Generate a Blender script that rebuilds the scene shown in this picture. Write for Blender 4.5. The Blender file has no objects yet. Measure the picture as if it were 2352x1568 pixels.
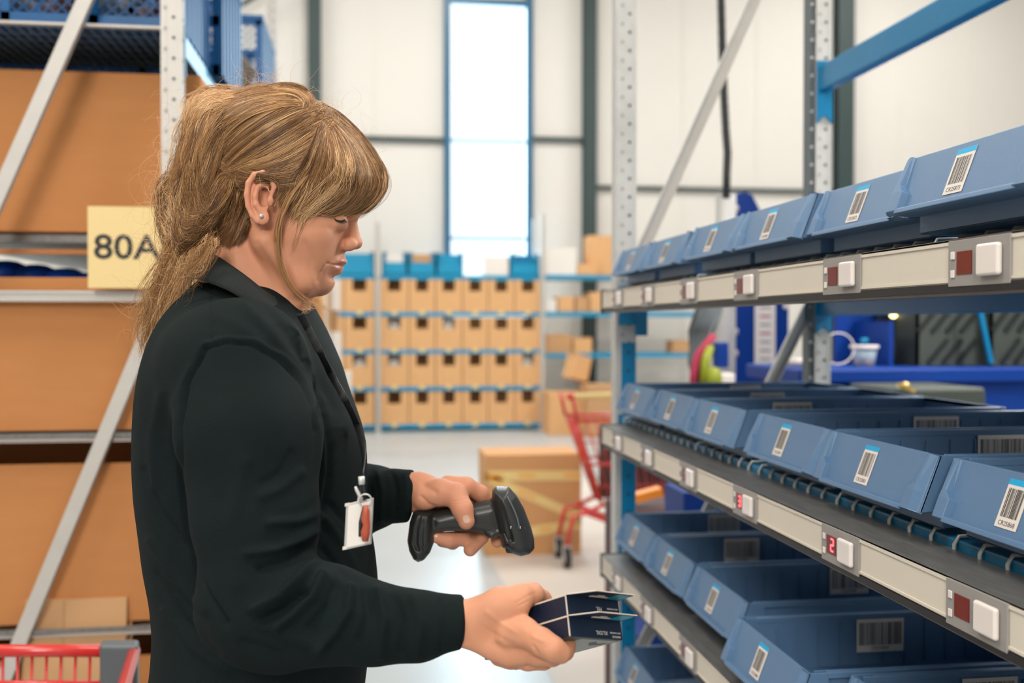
import bpy, math, random
import numpy as np
from mathutils import Vector, Matrix
D = bpy.data; COL = bpy.context.scene.collection; SC = bpy.context.scene
random.seed(7); np.random.seed(7)

# ---------------------------------------------------------------- camera
F = 2350.0; U0 = 1176.0; V0 = 784.0; H = 1.42
yaw = math.atan((1176-850)/F); pit = math.atan(39/F)
cyw, syw, cpt, spt = math.cos(yaw), math.sin(yaw), math.cos(pit), math.sin(pit)
RT = np.array([cyw, -syw, 0.0]); FW = np.array([syw*cpt, cyw*cpt, -spt]); UP = np.cross(RT, FW); CAM = np.array([0, 0, H])
cam_d = D.cameras.new('camera'); cam = D.objects.new('camera', cam_d); COL.objects.link(cam)
cam_d.sensor_width = 36.0; cam_d.lens = 36.0*F/2352.0; cam_d.clip_start = 0.05; cam_d.clip_end = 200
cam.matrix_world = Matrix(((RT[0], UP[0], -FW[0], 0), (RT[1], UP[1], -FW[1], 0), (RT[2], UP[2], -FW[2], H), (0, 0, 0, 1)))
cam_d.dof.use_dof = True; cam_d.dof.focus_distance = 1.17; cam_d.dof.aperture_fstop = 3.9
SC.camera = cam
SC.view_settings.view_transform = 'Standard'; SC.view_settings.look = 'None'
SC.view_settings.gamma = 1; SC.view_settings.use_curve_mapping = False; SC.view_settings.exposure = 0.0

# ---------------------------------------------------------------- world: bright overcast sky
W = D.worlds.new('overcast_sky'); SC.world = W; W.use_nodes = True
_n = W.node_tree.nodes; _n.clear()
_o = _n.new('ShaderNodeOutputWorld'); _b = _n.new('ShaderNodeBackground'); _b.inputs[1].default_value = 1.6
_tc = _n.new('ShaderNodeTexCoord'); _sx = _n.new('ShaderNodeSeparateXYZ'); _cr = _n.new('ShaderNodeValToRGB')
W.node_tree.links.new(_tc.outputs['Generated'], _sx.inputs[0]); W.node_tree.links.new(_sx.outputs[2], _cr.inputs[0])
_cr.color_ramp.elements[0].position = 0.0; _cr.color_ramp.elements[0].color = (0.82, 0.95, 1.0, 1)
_cr.color_ramp.elements[1].position = 0.45; _cr.color_ramp.elements[1].color = (0.98, 0.96, 0.92, 1)
W.node_tree.links.new(_cr.outputs[0], _b.inputs[0]); W.node_tree.links.new(_b.outputs[0], _o.inputs[0])

# rectangular area light turned to face a target
def area(name, loc, target, size, sy, power, col):
    l = D.lights.new(name, 'AREA'); l.shape = 'RECTANGLE'; l.size = size; l.size_y = sy; l.energy = power; l.color = col
    o = D.objects.new(name, l); COL.objects.link(o); o.location = loc
    o.rotation_euler = (Vector(target)-Vector(loc)).to_track_quat('-Z', 'Y').to_euler(); return o
area('window_daylight', (1.68, 15.6, 3.4), (1.68, 0, 3.0), 1.5, 5.8, 430, (0.60, 0.85, 1.0))     # sky outside the tall window
for _x, _y, _p in ((-5, 11.2, 260), (1.0, 10.6, 265), (7.5, 11.2, 260), (-6, 5, 250), (6, 5.2, 320), (-2.6, 0.6, 250), (3.6, 0.2, 200), (-1.0, -4.5, 160)):
    area('ceiling_lamp_light', (_x, _y, 7.6), (_x, _y+.001, 0), 2.2, 2.2, _p, (1.0, 0.965, 0.915))

area('front_fill_light', (-1.2, -3.4, 3.7), (0.5, 1.6, 1.1), 1.4, 1.4, 190, (1.0, 0.96, 0.90))  # added fill behind the camera, brightens face and bin interiors
area('bin_fill_light', (2.45, 2.5, 2.45), (1.0, 1.8, 1.1), 1.2, 0.3, 55, (1.0, 0.97, 0.93))  # added fill from the rear of the rack, brightens the bin interiors
def at(u, v, d): return CAM + (FW + RT*(u-U0)/F + UP*(V0-v)/F)*d
def on(a, u, v, c):
    r = FW + RT*(u-U0)/F + UP*(V0-v)/F
    return CAM + r*((c-CAM[a])/r[a])

# ---------------------------------------------------------------- materials
def srgb(r, g, b):
    f = lambda c: ((c/255+0.055)/1.055)**2.4 if c > 10 else c/255/12.92
    return (f(r), f(g), f(b), 1)
def mat(name, col, rough=0.5, metal=0.0, bump=0.0, bscale=200, var=0.0, vscale=8, emit=None, stretch=None, spec=0.5, coat=0, sss=0, sheen=0, alpha=1, trans=0):
    m = D.materials.new(name); m.use_nodes = True; nt = m.node_tree; p = nt.nodes['Principled BSDF']
    p.inputs['Base Color'].default_value = col; p.inputs['Roughness'].default_value = rough; p.inputs['Metallic'].default_value = metal
    p.inputs['Specular IOR Level'].default_value = spec; p.inputs['Coat Weight'].default_value = coat
    if sss: p.inputs['Subsurface Weight'].default_value = sss; p.inputs['Subsurface Radius'].default_value = (0.012, 0.005, 0.003)
    if sheen: p.inputs['Sheen Weight'].default_value = sheen; p.inputs['Sheen Roughness'].default_value = 0.5
    if trans: p.inputs['Transmission Weight'].default_value = trans
    if alpha < 1: p.inputs['Alpha'].default_value = alpha
    tc = nt.nodes.new('ShaderNodeTexCoord')
    src = tc.outputs['Object']
    if stretch:
        mp = nt.nodes.new('ShaderNodeMapping'); mp.inputs['Scale'].default_value = stretch
        nt.links.new(src, mp.inputs['Vector']); src = mp.outputs[0]
    if var:
        n = nt.nodes.new('ShaderNodeTexNoise'); n.inputs['Scale'].default_value = vscale; n.inputs['Detail'].default_value = 5
        nt.links.new(src, n.inputs['Vector'])
        mx = nt.nodes.new('ShaderNodeMix'); mx.data_type = 'RGBA'
        c = np.array(col[:3]); mx.inputs[6].default_value = tuple(c*(1-var))+(1,); mx.inputs[7].default_value = tuple(np.minimum(c*(1+var), 1))+(1,)
        nt.links.new(n.outputs[0], mx.inputs[0]); nt.links.new(mx.outputs[2], p.inputs['Base Color'])
    if bump:
        n = nt.nodes.new('ShaderNodeTexNoise'); n.inputs['Scale'].default_value = bscale; n.inputs['Detail'].default_value = 3
        nt.links.new(src, n.inputs['Vector'])
        b = nt.nodes.new('ShaderNodeBump'); b.inputs['Strength'].default_value = bump; b.inputs['Distance'].default_value = 0.002
        nt.links.new(n.outputs[0], b.inputs['Height']); nt.links.new(b.outputs[0], p.inputs['Normal'])
    if emit: p.inputs['Emission Color'].default_value = emit[0]; p.inputs['Emission Strength'].default_value = emit[1]
    return m
M = dict(
    bin=mat('bin_blue_plastic', (0.100, 0.192, 0.33, 1), 0.42, bump=0.12, bscale=900, var=0.06),
    label=mat('label_paper', srgb(225, 215, 205), 0.6),
    cyan=mat('label_cyan', srgb(0, 165, 215), 0.5),
    ink=mat('black_ink', (0.01, 0.01, 0.012, 1), 0.5),
    beige=mat('beige_rail', srgb(216, 207, 191), 0.5, var=0.03, bump=0.05, bscale=800),
    railgrey=mat('module_grey', srgb(150, 145, 140), 0.5),
    dark=mat('dark_trim', (0.012, 0.014, 0.016, 1), 0.45),
    screen=mat('display_red', (0.16, 0.012, 0.01, 1), 0.25, spec=0.6),
    led=mat('led_red', (0.9, 0.05, 0.05, 1), 0.4, emit=((1, 0.06, 0.07, 1), 5.0)),
    white=mat('white_plastic', srgb(232, 222, 215), 0.3, coat=0.3),
    galv=mat('galvanised_steel', (0.60, 0.59, 0.565, 1), 0.4, metal=0.35, var=0.12, vscale=30, bump=0.08, bscale=300),
    galvw=mat('painted_light_steel', (0.56, 0.53, 0.49, 1), 0.5, metal=0.2, var=0.06, vscale=20),
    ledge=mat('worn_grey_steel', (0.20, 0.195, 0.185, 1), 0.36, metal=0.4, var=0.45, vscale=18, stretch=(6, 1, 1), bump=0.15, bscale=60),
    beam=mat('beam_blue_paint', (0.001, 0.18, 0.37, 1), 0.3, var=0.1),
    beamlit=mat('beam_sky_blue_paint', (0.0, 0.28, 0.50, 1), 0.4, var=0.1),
    deepblue=mat('deep_blue_paint', (0.001, 0.036, 0.24, 1), 0.5, var=0.08, spec=0.25),
    card=mat('cardboard', srgb(194, 130, 76), 0.85, var=0.07, vscale=6, bump=0.12, bscale=60, stretch=(1, 1, 6)),
    cardl=mat('light_cardboard', srgb(222, 172, 120), 0.85, var=0.06, vscale=5, bump=0.08, bscale=80),
    cardp=mat('pale_cardboard', srgb(196, 152, 108), 0.85, var=0.05, vscale=5, bump=0.08, bscale=80),
    crate=mat('crate_blue_plastic', (0.0, 0.09, 0.27, 1), 0.42, spec=0.35),
    sign=mat('yellow_sign', srgb(236, 208, 145), 0.5),
    red=mat('red_wire_coating', (0.62, 0.03, 0.025, 1), 0.3, coat=0.4),
    greyplastic=mat('grey_plastic', (0.10, 0.12, 0.13, 1), 0.45),
    wall=mat('cream_wall_panel', srgb(225, 221, 214), 0.6, var=0.02, vscale=1.5),
    column=mat('dark_green_steel', (0.035, 0.06, 0.06, 1), 0.5),
    frame=mat('window_frame_fringe', (0.02, 0.12, 0.22, 1), 0.35),  # blue fringe of the bright window put into the frame colour
    floor=mat('warehouse_floor', (0.46, 0.50, 0.52, 1), 0.3, var=0.08, vscale=1.2, bump=0.03, bscale=20, spec=0.6),
    floor2=mat('floor_warm', (0.58, 0.52, 0.46, 1), 0.5, var=0.08, vscale=2),
    tape=mat('packing_tape', (0.80, 0.60, 0.24, 1), 0.3),
    tapeprint=mat('tape_print', (0.85, 0.33, 0.05, 1), 0.4),
    paper=mat('white_paper', srgb(235, 228, 220), 0.6),
    clearplastic=mat('frosted_plastic', (0.55, 0.7, 0.78, 1), 0.3, alpha=0.5),
    rubber=mat('dark_rubber', (0.02, 0.02, 0.02, 1), 0.6),
    mesh=mat('dark_mesh_grey', (0.045, 0.055, 0.045, 1), 0.6),
    yellow=mat('yellow_green_plastic', (0.30, 0.34, 0.02, 1), 0.5),
    magenta=mat('magenta_fabric', (0.45, 0.03, 0.08, 1), 0.6),
    orange=mat('orange_plastic', (0.8, 0.25, 0.02, 1), 0.5),
    brown=mat('brown_goods', (0.07, 0.025, 0.025, 1), 0.6, var=0.4, vscale=25),
    gold=mat('brass_paint', (0.55, 0.38, 0.12, 1), 0.4, metal=0.5),
    lamp=mat('lamp_glow', (1, 0.9, 0.4, 1), 0.4, emit=((1, 0.8, 0.3, 1), 6)),
)

# ---------------------------------------------------------------- mesh helpers
WORLD_BUILT = {'shelving_rack', 'sheet_rack', 'wire_cart', 'storage_rack', 'bin_rack', 'equipment_pole', 'tool_board', 'hanging_cables', 'workbench', 'person', 'lanyard_badge', 'barcode_scanner'}   # their parts are modelled in world coordinates
class MB:
    def __init__(s): s.v = []; s.f = []; s.m = []; s.mats = []; s.sm = []
    def mi(s, m):
        if m not in s.mats: s.mats.append(m)
        return s.mats.index(m)
    def add(s, vs, fs, m, smooth=False):
        b = len(s.v); s.v += [tuple(map(float, p)) for p in vs]; i = s.mi(m)
        for f in fs: s.f.append([b+k for k in f]); s.m.append(i); s.sm.append(smooth)
        return s
    def box(s, a, b, m, mt=None):
        x0, y0, z0 = [min(p, q) for p, q in zip(a, b)]; x1, y1, z1 = [max(p, q) for p, q in zip(a, b)]
        vs = [(x0, y0, z0), (x1, y0, z0), (x1, y1, z0), (x0, y1, z0), (x0, y0, z1), (x1, y0, z1), (x1, y1, z1), (x0, y1, z1)]
        if mt is not None: vs = [tuple(mt @ Vector(p)) for p in vs]
        return s.add(vs, [(0, 3, 2, 1), (4, 5, 6, 7), (0, 1, 5, 4), (1, 2, 6, 5), (2, 3, 7, 6), (3, 0, 4, 7)], m)
    def hexa(s, p, m):  # 4 bottom, 4 top corner points
        return s.add(p, [(0, 3, 2, 1), (4, 5, 6, 7), (0, 1, 5, 4), (1, 2, 6, 5), (2, 3, 7, 6), (3, 0, 4, 7)], m)
    def prism(s, poly, d, m):  # extrude closed polygon (3D points) by vector d
        n = len(poly); d = np.array(d); poly = [np.array(p, float) for p in poly]
        vs = poly+[p+d for p in poly]
        return s.add(vs, [tuple(range(n))[::-1], tuple(range(n, 2*n))]+[(i, (i+1) % n, n+(i+1) % n, n+i) for i in range(n)], m)
    def bar(s, a, b, w, h, m, up=(0, 0, 1)):
        a = np.array(a, float); b = np.array(b, float); t = b-a; t /= np.linalg.norm(t)
        x = np.cross(t, up); x /= np.linalg.norm(x); y = np.cross(x, t)
        q = [-x*w/2-y*h/2, x*w/2-y*h/2, x*w/2+y*h/2, -x*w/2+y*h/2]
        return s.prism([a+k for k in q], b-a, m)
    def tube(s, pts, r, m, n=8, closed=False, caps=True):
        P = [np.array(p, float) for p in pts]; N = len(P); rr = r if hasattr(r, '__len__') else [r]*N
        vs = []; prev = None
        for i, p in enumerate(P):
            if closed: t = P[(i+1) % N]-P[i-1]
            else: t = P[min(i+1, N-1)]-P[max(i-1, 0)]
            t = t/(np.linalg.norm(t)+1e-9)
            if prev is None:
                x = np.cross(t, (0, 0, 1) if abs(t[2]) < 0.9 else (1, 0, 0))
            else: x = prev-t*np.dot(prev, t)
            x = x/(np.linalg.norm(x)+1e-9); prev = x; y = np.cross(t, x)
            for k in range(n):
                a = 2*math.pi*k/n; vs.append(p+(x*math.cos(a)+y*math.sin(a))*rr[i])
        fs = []
        for i in range(N if closed else N-1):
            j = (i+1) % N
            for k in range(n): fs.append((i*n+k, i*n+(k+1) % n, j*n+(k+1) % n, j*n+k))
        if not closed and caps: fs += [tuple(range(n))[::-1], tuple(range((N-1)*n, N*n))]
        return s.add(vs, fs, m, True)
    def ball(s, c, r, m, n=12, k=8, mt=None):
        r = r if hasattr(r, '__len__') else (r, r, r); vs = []; fs = []
        for i in range(k+1):
            ph = math.pi*i/k
            for j in range(n):
                a = 2*math.pi*j/n; q = Vector((math.sin(ph)*math.cos(a)*r[0], math.sin(ph)*math.sin(a)*r[1], math.cos(ph)*r[2]))
                if mt is not None: q = mt @ q
                vs.append(Vector(c)+q)
        for i in range(k):
            for j in range(n): fs.append((i*n+j, (i+1)*n+j, (i+1)*n+(j+1) % n, i*n+(j+1) % n))
        return s.add(vs, fs, m, True)
    def build(s, name, parent=None, bevel=0, segs=2, loc=None):
        me = D.meshes.new(name); me.from_pydata(s.v, [], s.f)
        for m in s.mats: me.materials.append(m)
        me.polygons.foreach_set('material_index', s.m); me.polygons.foreach_set('use_smooth', s.sm); me.update()
        o = D.objects.new(name, me); COL.objects.link(o)
        if parent is not None:
            o.parent = parent
            if parent.name.split('.')[0] in WORLD_BUILT: o.matrix_parent_inverse = Matrix.Translation(-parent.location)
        if loc is not None: o.location = loc
        if bevel:
            b = o.modifiers.new('bevel', 'BEVEL'); b.width = bevel; b.segments = segs; b.limit_method = 'ANGLE'
        return o
def tag(o, label, cat, group=None, kind=None):
    o['label'] = label; o['category'] = cat
    if group: o['group'] = group
    if kind: o['kind'] = kind
    return o
def empty(name, loc, label, cat, group=None, rot=0):
    o = D.objects.new(name, None); COL.objects.link(o); o.location = loc; o.rotation_euler = (0, 0, rot); o.empty_display_size = 0.05
    return tag(o, label, cat, group)
def struct(o): o['kind'] = 'structure'; return o
def kids(o): return [c for c in D.objects if c.parent == o]
def text(body, size, m, name, parent, mtx, ext=0.0002, sx=1.0, bold=0.0, align='CENTER'):
    c = D.curves.new(name, 'FONT'); c.body = body; c.size = size; c.extrude = ext; c.offset = bold; c.align_x = align; c.align_y = 'CENTER'
    c.resolution_u = 3; c.materials.append(m)
    tmp = D.objects.new(name, c); COL.objects.link(tmp)
    me = D.meshes.new_from_object(tmp); D.objects.remove(tmp); D.curves.remove(c)
    if not me.materials: me.materials.append(m)
    o = D.objects.new(name, me); COL.objects.link(o); o.parent = parent; o.matrix_local = mtx @ Matrix.Diagonal((sx, 1, 1, 1)); return o
def frame3(o, x, y, z=None):  # matrix from origin and axes
    x = Vector(x).normalized(); y = Vector(y).normalized(); z = x.cross(y).normalized(); y = z.cross(x)
    return Matrix(((x[0], y[0], z[0], o[0]), (x[1], y[1], z[1], o[1]), (x[2], y[2], z[2], o[2]), (0, 0, 0, 1)))
ORD = ['first', 'second', 'third', 'fourth', 'fifth', 'sixth', 'seventh', 'eighth', 'ninth', 'tenth']
# ================================================================ building
YW = 14.7
b = MB(); b.box((-14, -8, -0.1), (16, YW+0.3, 0), M['floor']); struct(b.build('floor'))
# back wall in pieces around the tall window
wx0, wx1 = on(0*0+1, 1033, 300, YW)[0], on(1, 1208, 300, YW)[0]
wt = 6.06
b = MB()
b.box((-14, YW, 0), (wx0, YW+0.2, 8.2), M['wall']); b.box((wx1, YW, 0), (16, YW+0.2, 8.2), M['wall'])
b.box((wx0, YW, wt), (wx1, YW+0.2, 8.2), M['wall']); b.box((wx0, YW, 0), (wx1, YW+0.2, 0.9), M['wall'])
x = -13.5
while x < 16:   # shallow cassette seams
    if not (wx0-0.05 < x < wx1+0.05): b.box((x, YW-0.012, 0), (x+0.03, YW, 8.2), M['wall'])
    x += 1.13
struct(b.build('wall_back'))
b = MB(); b.box((-14.2, -8.2, 8.2), (16.2, YW+0.3, 8.4), M['wall']); struct(b.build('ceiling'))
b = MB(); b.box((-14.2, -8.2, 0), (16.2, -8, 8.2), M['wall']); struct(b.build('wall_front'))
b = MB(); b.box((-14.2, -8, 0), (-14, YW+0.2, 8.2), M['wall']); struct(b.build('wall_left'))
b = MB(); b.box((16, -8, 0), (16.2, YW+0.2, 8.2), M['wall']); struct(b.build('wall_right'))
for u0, u1, w in ((708, 735, .17), (1342, 1368, .17), (1925, 1960, .2)):
    xa, xb = on(1, u0, 300, YW-w)[0], on(1, u1, 300, YW-w)[0]
    b = MB(); b.box((xa, YW-w, 0), (xa+0.02+(xb-xa), YW-w+0.012, 8.2), M['column']); b.box((xa, YW-0.014, 0), (xb, YW-0.002, 8.2), M['column'])
    b.box(((xa+xb)/2-0.006, YW-w+0.012, 0), ((xa+xb)/2+0.006, YW-0.014, 8.2), M['column'])
    struct(b.build('column'))
def rail(n, ua, ub, v, h=0.09):
    xa, xb = on(1, ua, v, YW)[0], on(1, ub, v, YW)[0]; z = on(1, (ua+ub)/2, v, YW)[2]
    b = MB(); b.box((xa, YW-0.07, z-h/2), (xb, YW-0.014, z+h/2), M['column']); struct(b.build('trim_%d' % n))
rail(1, 735, 1018, 319, .06); rail(2, 1222, 1342, 321, .06); rail(3, 1368, 2400, 440, .05)
rail(4, 500, 708, 318, .06)
xa = on(1, 1019, 300, YW)[0]; xb = on(1, 1034, 300, YW)[0]; xc = on(1, 1206, 300, YW)[0]; xd = on(1, 1222, 300, YW)[0]
b = MB()
for p, q in ((xa, xb), (xc, xd)): b.box((p, YW-0.10, 0), (q, YW+0.02, 8.2), M['frame'])
b.box((xb, YW-0.02, 6.0), (xc, YW+0.05, 6.1), M['frame'])
for z in (4.06, 2.66): b.box((xb, YW+0.0, z-0.02), (xc, YW+0.05, z+0.02), M['frame'])
wf = struct(b.build('window_1'))
gl = mat('window_glass', (1, 1, 1, 1), 0.0, alpha=0.15)
b = MB(); b.box((xb, YW+0.02, 0.9), (xc, YW+0.028, 6.02), gl); b.build('pane', wf)
# slim conduit left of the shelf
b = MB(); xs = on(1, 868, 500, 13.9)[0]
# painted walkway
b = MB(); b.box((0.3+0.42, 3.0, 0.0), (9, 9.2, 0.003), M['floor2']); struct(b.build('floor_coating'))

# ================================================================ far shelving with cartons
YF = 13.6
def far_rack():
    root = empty('shelving_rack', (0.9, YF+0.3, 0), 'blue beamed shelving rack full of notched cartons below the tall window', 'shelving rack')
    zs = [2.06, 1.575, 1.075, 0.585, 0.09]
    xL, xR = on(1, 868, 700, YF)[0], on(1, 1245, 700, YF)[0]; xLL = xL-1.25; xRR = on(1, 1640, 700, YF)[0]
    for x_, top in ((xL, 2.75), (xR, 2.9), (xLL, 2.75), (xRR, 2.1)):
        for y in (YF-0.056, YF+0.55):
            q = MB(); q.box((x_-.03, y, 0), (x_+.03, y+.05, top), M['galvw'])
            z = 0.1
            while z < top: q.box((x_-.008, y-.002, z), (x_+.008, y, z+.012), M['dark']); z += .05
            q.build('upright', root)
    for z in zs:
        for y in (YF, YF+0.52):
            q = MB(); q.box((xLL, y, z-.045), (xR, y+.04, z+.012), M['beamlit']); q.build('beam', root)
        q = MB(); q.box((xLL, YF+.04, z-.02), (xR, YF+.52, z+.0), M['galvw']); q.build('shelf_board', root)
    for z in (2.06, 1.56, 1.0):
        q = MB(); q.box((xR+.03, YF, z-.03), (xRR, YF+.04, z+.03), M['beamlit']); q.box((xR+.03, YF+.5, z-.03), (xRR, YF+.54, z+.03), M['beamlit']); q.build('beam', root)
        q = MB(); q.box((xR+.03, YF+.04, z-.02), (xRR, YF+.5, z+.0), M['galvw']); q.build('shelf_board', root)
    return xL, xR, xLL, zs
xL, xR, xLL, zs = far_rack()
def carton_notch(name, x0, x1, y, z, h, mt, label, cat='carton', group=None, notch=0.46, nd=0.36, dep=0.42, filled=None):
    w = x1-x0; t = 0.008; c = (x0+x1)/2; q = MB()
    a, e = c-w*notch/2, c+w*notch/2; zt = z+h; zn = z+h*(1-nd)
    q.box((x0, y, z), (x1, y+t, zn), mt); q.box((x0, y, zn), (a, y+t, zt), mt); q.box((e, y, zn), (x1, y+t, zt), mt)
    q.box((x0, y+t, z), (x0+t, y+dep, zt), mt); q.box((x1-t, y+t, z), (x1, y+dep, zt), mt)
    q.box((x0+t, y+dep-t, z), (x1-t, y+dep, zt), mt); q.box((x0+t, y+t, z), (x1-t, y+dep-t, z+t), mt)
    o = q.build(name); tag(o, label, cat, group)
    if filled:
        g = MB(); g.ball((c, y+dep*.5, z+h*.45), (w*.42, dep*.4, h*filled), M['paper'], 10, 6); g.build('contents', o)
    q = MB(); q.box((c-.035, y-.003, z-.04), (c+.035, y-.001, z+.02), M['tape']); q.build('label', o)
    return o
edges_r = [on(1, u, 700, YF)[0] for u in (872, 939, 1000, 1062, 1121, 1182, 1243)]
lvl = ['top', 'second', 'third', 'bottom']
for r in range(4):
    zb = zs[r+1]+.012; h = .432 if r < 3 else .425
    for k in range(6):
        fl = random.choice([None, None, .5, .56]) if r in (1, 2) else None
        carton_notch('carton', edges_r[k]+.006, edges_r[k+1]-.006, YF+.0, zb, h, M['cardl'],
            '%s notched carton right of the upright, %s row of the far rack' % (ORD[k], lvl[r]), group='notched cartons on the far rack', filled=fl)
    e2 = [xL-.04-.40*i for i in range(4)]
    for k in range(3 if r < 3 else 2):
        carton_notch('carton', e2[k+1]+.006, e2[k]-.006, YF+.0, zb, h, M['cardl'],
            '%s notched carton left of the upright, %s row of the far rack' % (ORD[k], lvl[r]), group='notched cartons on the far rack', filled=.5 if r == 2 else None)
# blue trays on top of far rack
def tray(x0, x1, y0, y1, z, h, label, fillm=None):
    q = MB(); t = .012
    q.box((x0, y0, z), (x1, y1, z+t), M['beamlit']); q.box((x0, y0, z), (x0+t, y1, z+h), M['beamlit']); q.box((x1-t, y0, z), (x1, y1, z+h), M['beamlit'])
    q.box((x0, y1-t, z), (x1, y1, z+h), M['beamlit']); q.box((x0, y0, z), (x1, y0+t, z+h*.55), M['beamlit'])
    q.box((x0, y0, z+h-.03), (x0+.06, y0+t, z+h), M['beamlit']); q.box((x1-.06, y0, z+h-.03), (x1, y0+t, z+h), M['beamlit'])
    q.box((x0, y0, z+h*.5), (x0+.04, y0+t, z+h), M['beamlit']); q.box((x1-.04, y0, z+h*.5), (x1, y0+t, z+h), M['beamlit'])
    o = q.build('storage_tray'); tag(o, label, 'tray', 'blue trays on top of the far rack')
    if fillm:
        g = MB(); g.box((x0+.05, y0+.03, z+.02), (x1-.05, y1-.05, z+h*.93), fillm); g.build('contents', o)
tx = [(778, 860), (878, 935), (938, 1000), (1003, 1064), (1172, 1238)]
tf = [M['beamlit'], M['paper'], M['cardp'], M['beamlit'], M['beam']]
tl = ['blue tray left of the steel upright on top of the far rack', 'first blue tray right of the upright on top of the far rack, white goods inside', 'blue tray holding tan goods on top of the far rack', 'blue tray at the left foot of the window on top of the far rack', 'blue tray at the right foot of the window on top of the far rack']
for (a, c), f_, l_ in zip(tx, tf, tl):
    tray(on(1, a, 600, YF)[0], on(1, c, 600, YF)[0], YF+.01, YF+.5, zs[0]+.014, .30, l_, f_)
def carton(name, x0, x1, y0, y1, z0, z1, m, label, cat='carton', group=None, rot=0, tapem=None, bevel=.004):
    cx, cy = (x0+x1)/2, (y0+y1)/2
    o = empty(name, (cx, cy, z0), label, cat, group, rot); w, d, h = (x1-x0)/2, (y1-y0)/2, z1-z0
    q = MB(); q.box((-w, -d, 0), (w, d, h-.004), m); q.build('body', o, bevel)
    q = MB(); q.box((-w, -d, h-.004), (w, -.002, h), m); q.box((-w, .002, h-.004), (w, d, h), m); q.build('flap', o)
    q = MB(); q.box((-w-.001, -.025, h*.75), (-w, .025, h), tapem or M['cardp']); q.box((-w, -.025, h), (w, .025, h+.001), tapem or M['cardp']); q.build('tape', o)
    return o
def carton_px(u0, u1, v0, v1, y, dep, m, label, **k):
    p = on(1, u0, v1, y); q = on(1, u1, v0, y); return carton('carton', p[0], q[0], y, y+dep, p[2], q[2], m, label, **k)
zt = 2.06+.0
def shelfbox(u0, u1, h, z, m, label, dep=.4, y=YF+.03):
    x0, x1 = on(1, u0, 700, y)[0], on(1, u1, 700, y)[0]; return carton('carton', x0, x1, y, y+dep, z, z+h, m, label)
shelfbox(1112, 1168, .26, 2.075, M['paper'], 'white carton between the blue trays under the tall window')
shelfbox(1248, 1324, .40, 2.06, M['paper'], 'large white carton on the top shelf right of the trays')
shelfbox(1326, 1372, .18, 2.06, M['cardl'], 'low tan carton beside the large white carton on the top shelf')
shelfbox(1352, 1424, .58, 2.06, M['cardl'], 'tall tan carton on the top shelf of the far rack', y=YF+.14, dep=.36)
shelfbox(1246, 1278, .20, 1.56, M['paper'], 'small white carton on the middle shelf of the open far bay')
shelfbox(1282, 1318, .24, 1.56, M['cardl'], 'small tan carton next to the small white one on the open far bay')
shelfbox(1322, 1352, .24, 1.56, M['cardp'], 'second small tan carton on the middle shelf of the open far bay')
shelfbox(1356, 1400, .30, 1.56, M['cardl'], 'taller tan carton at the right of the middle shelf in the open far bay')
shelfbox(1252, 1314, .29, 1.0, M['cardp'], 'wide tan carton on the lower shelf of the open far bay')
shelfbox(1318, 1360, .24, 1.0, M['cardl'], 'narrow tan carton on the lower shelf of the open far bay')
shelfbox(1548, 1585, .2, 1.0, M['cardp'], 'tan carton on the lower shelf seen behind the hanging cables')
# cartons standing on the floor by the far rack
def floorbox(u0, u1, v0, y, dep, m, label, z0=0):
    p = on(1, u0, v0, y); q = on(1, u1, v0, y); return carton('carton', p[0], q[0], y, y+dep, z0, p[2], m, label)
floorbox(1262, 1345, 903, 12.9, .55, M['cardl'], 'large tan carton standing on the floor at the end of the far rack')
floorbox(1350, 1420, 885, 12.6, .5, M['cardp'], 'tan carton on the floor behind the red cart')
o = carton('carton', 0, .24, 0, .24, 0, .32, M['cardl'], 'open tilted carton lying on top of the large floor carton')
o.location = (on(1, 1322, 890, 13.1)[0], 13.15, .70); o.rotation_euler = (.0, .25, .4)
# white rolls / stacked sheets column left of far rack
root = empty('sheet_rack', (on(1, 750, 800, 11.0)[0], 11.2, 0), 'upright stand of white sheets and tan boards left of the notched cartons', 'sheet rack')
for i, (ua, ub, va, vb, mm) in enumerate([(716, 731, 668, 1000, 'card'), (733, 744, 700, 760, 'cardl'), (733, 758, 760, 885, 'paper'), (746, 752, 655, 760, 'paper'), (754, 760, 640, 760, 'cardl'), (762, 779, 640, 712, 'paper'), (762, 782, 762, 850, 'paper'), (764, 775, 712, 762, 'cardp'), (735, 790, 885, 1000, 'cardl'), (790, 806, 855, 1000, 'paper')]):
    p = on(1, ua, vb, 11.0+.02*i); q = on(1, ub, va, 11.0+.02*i); bb = MB(); bb.box((p[0], p[1], 0 if vb == 1000 else max(p[2], 0)), (q[0], p[1]+.35, q[2]), M[mm]); bb.build('sheet' if mm == 'paper' else 'board', root)

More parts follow.
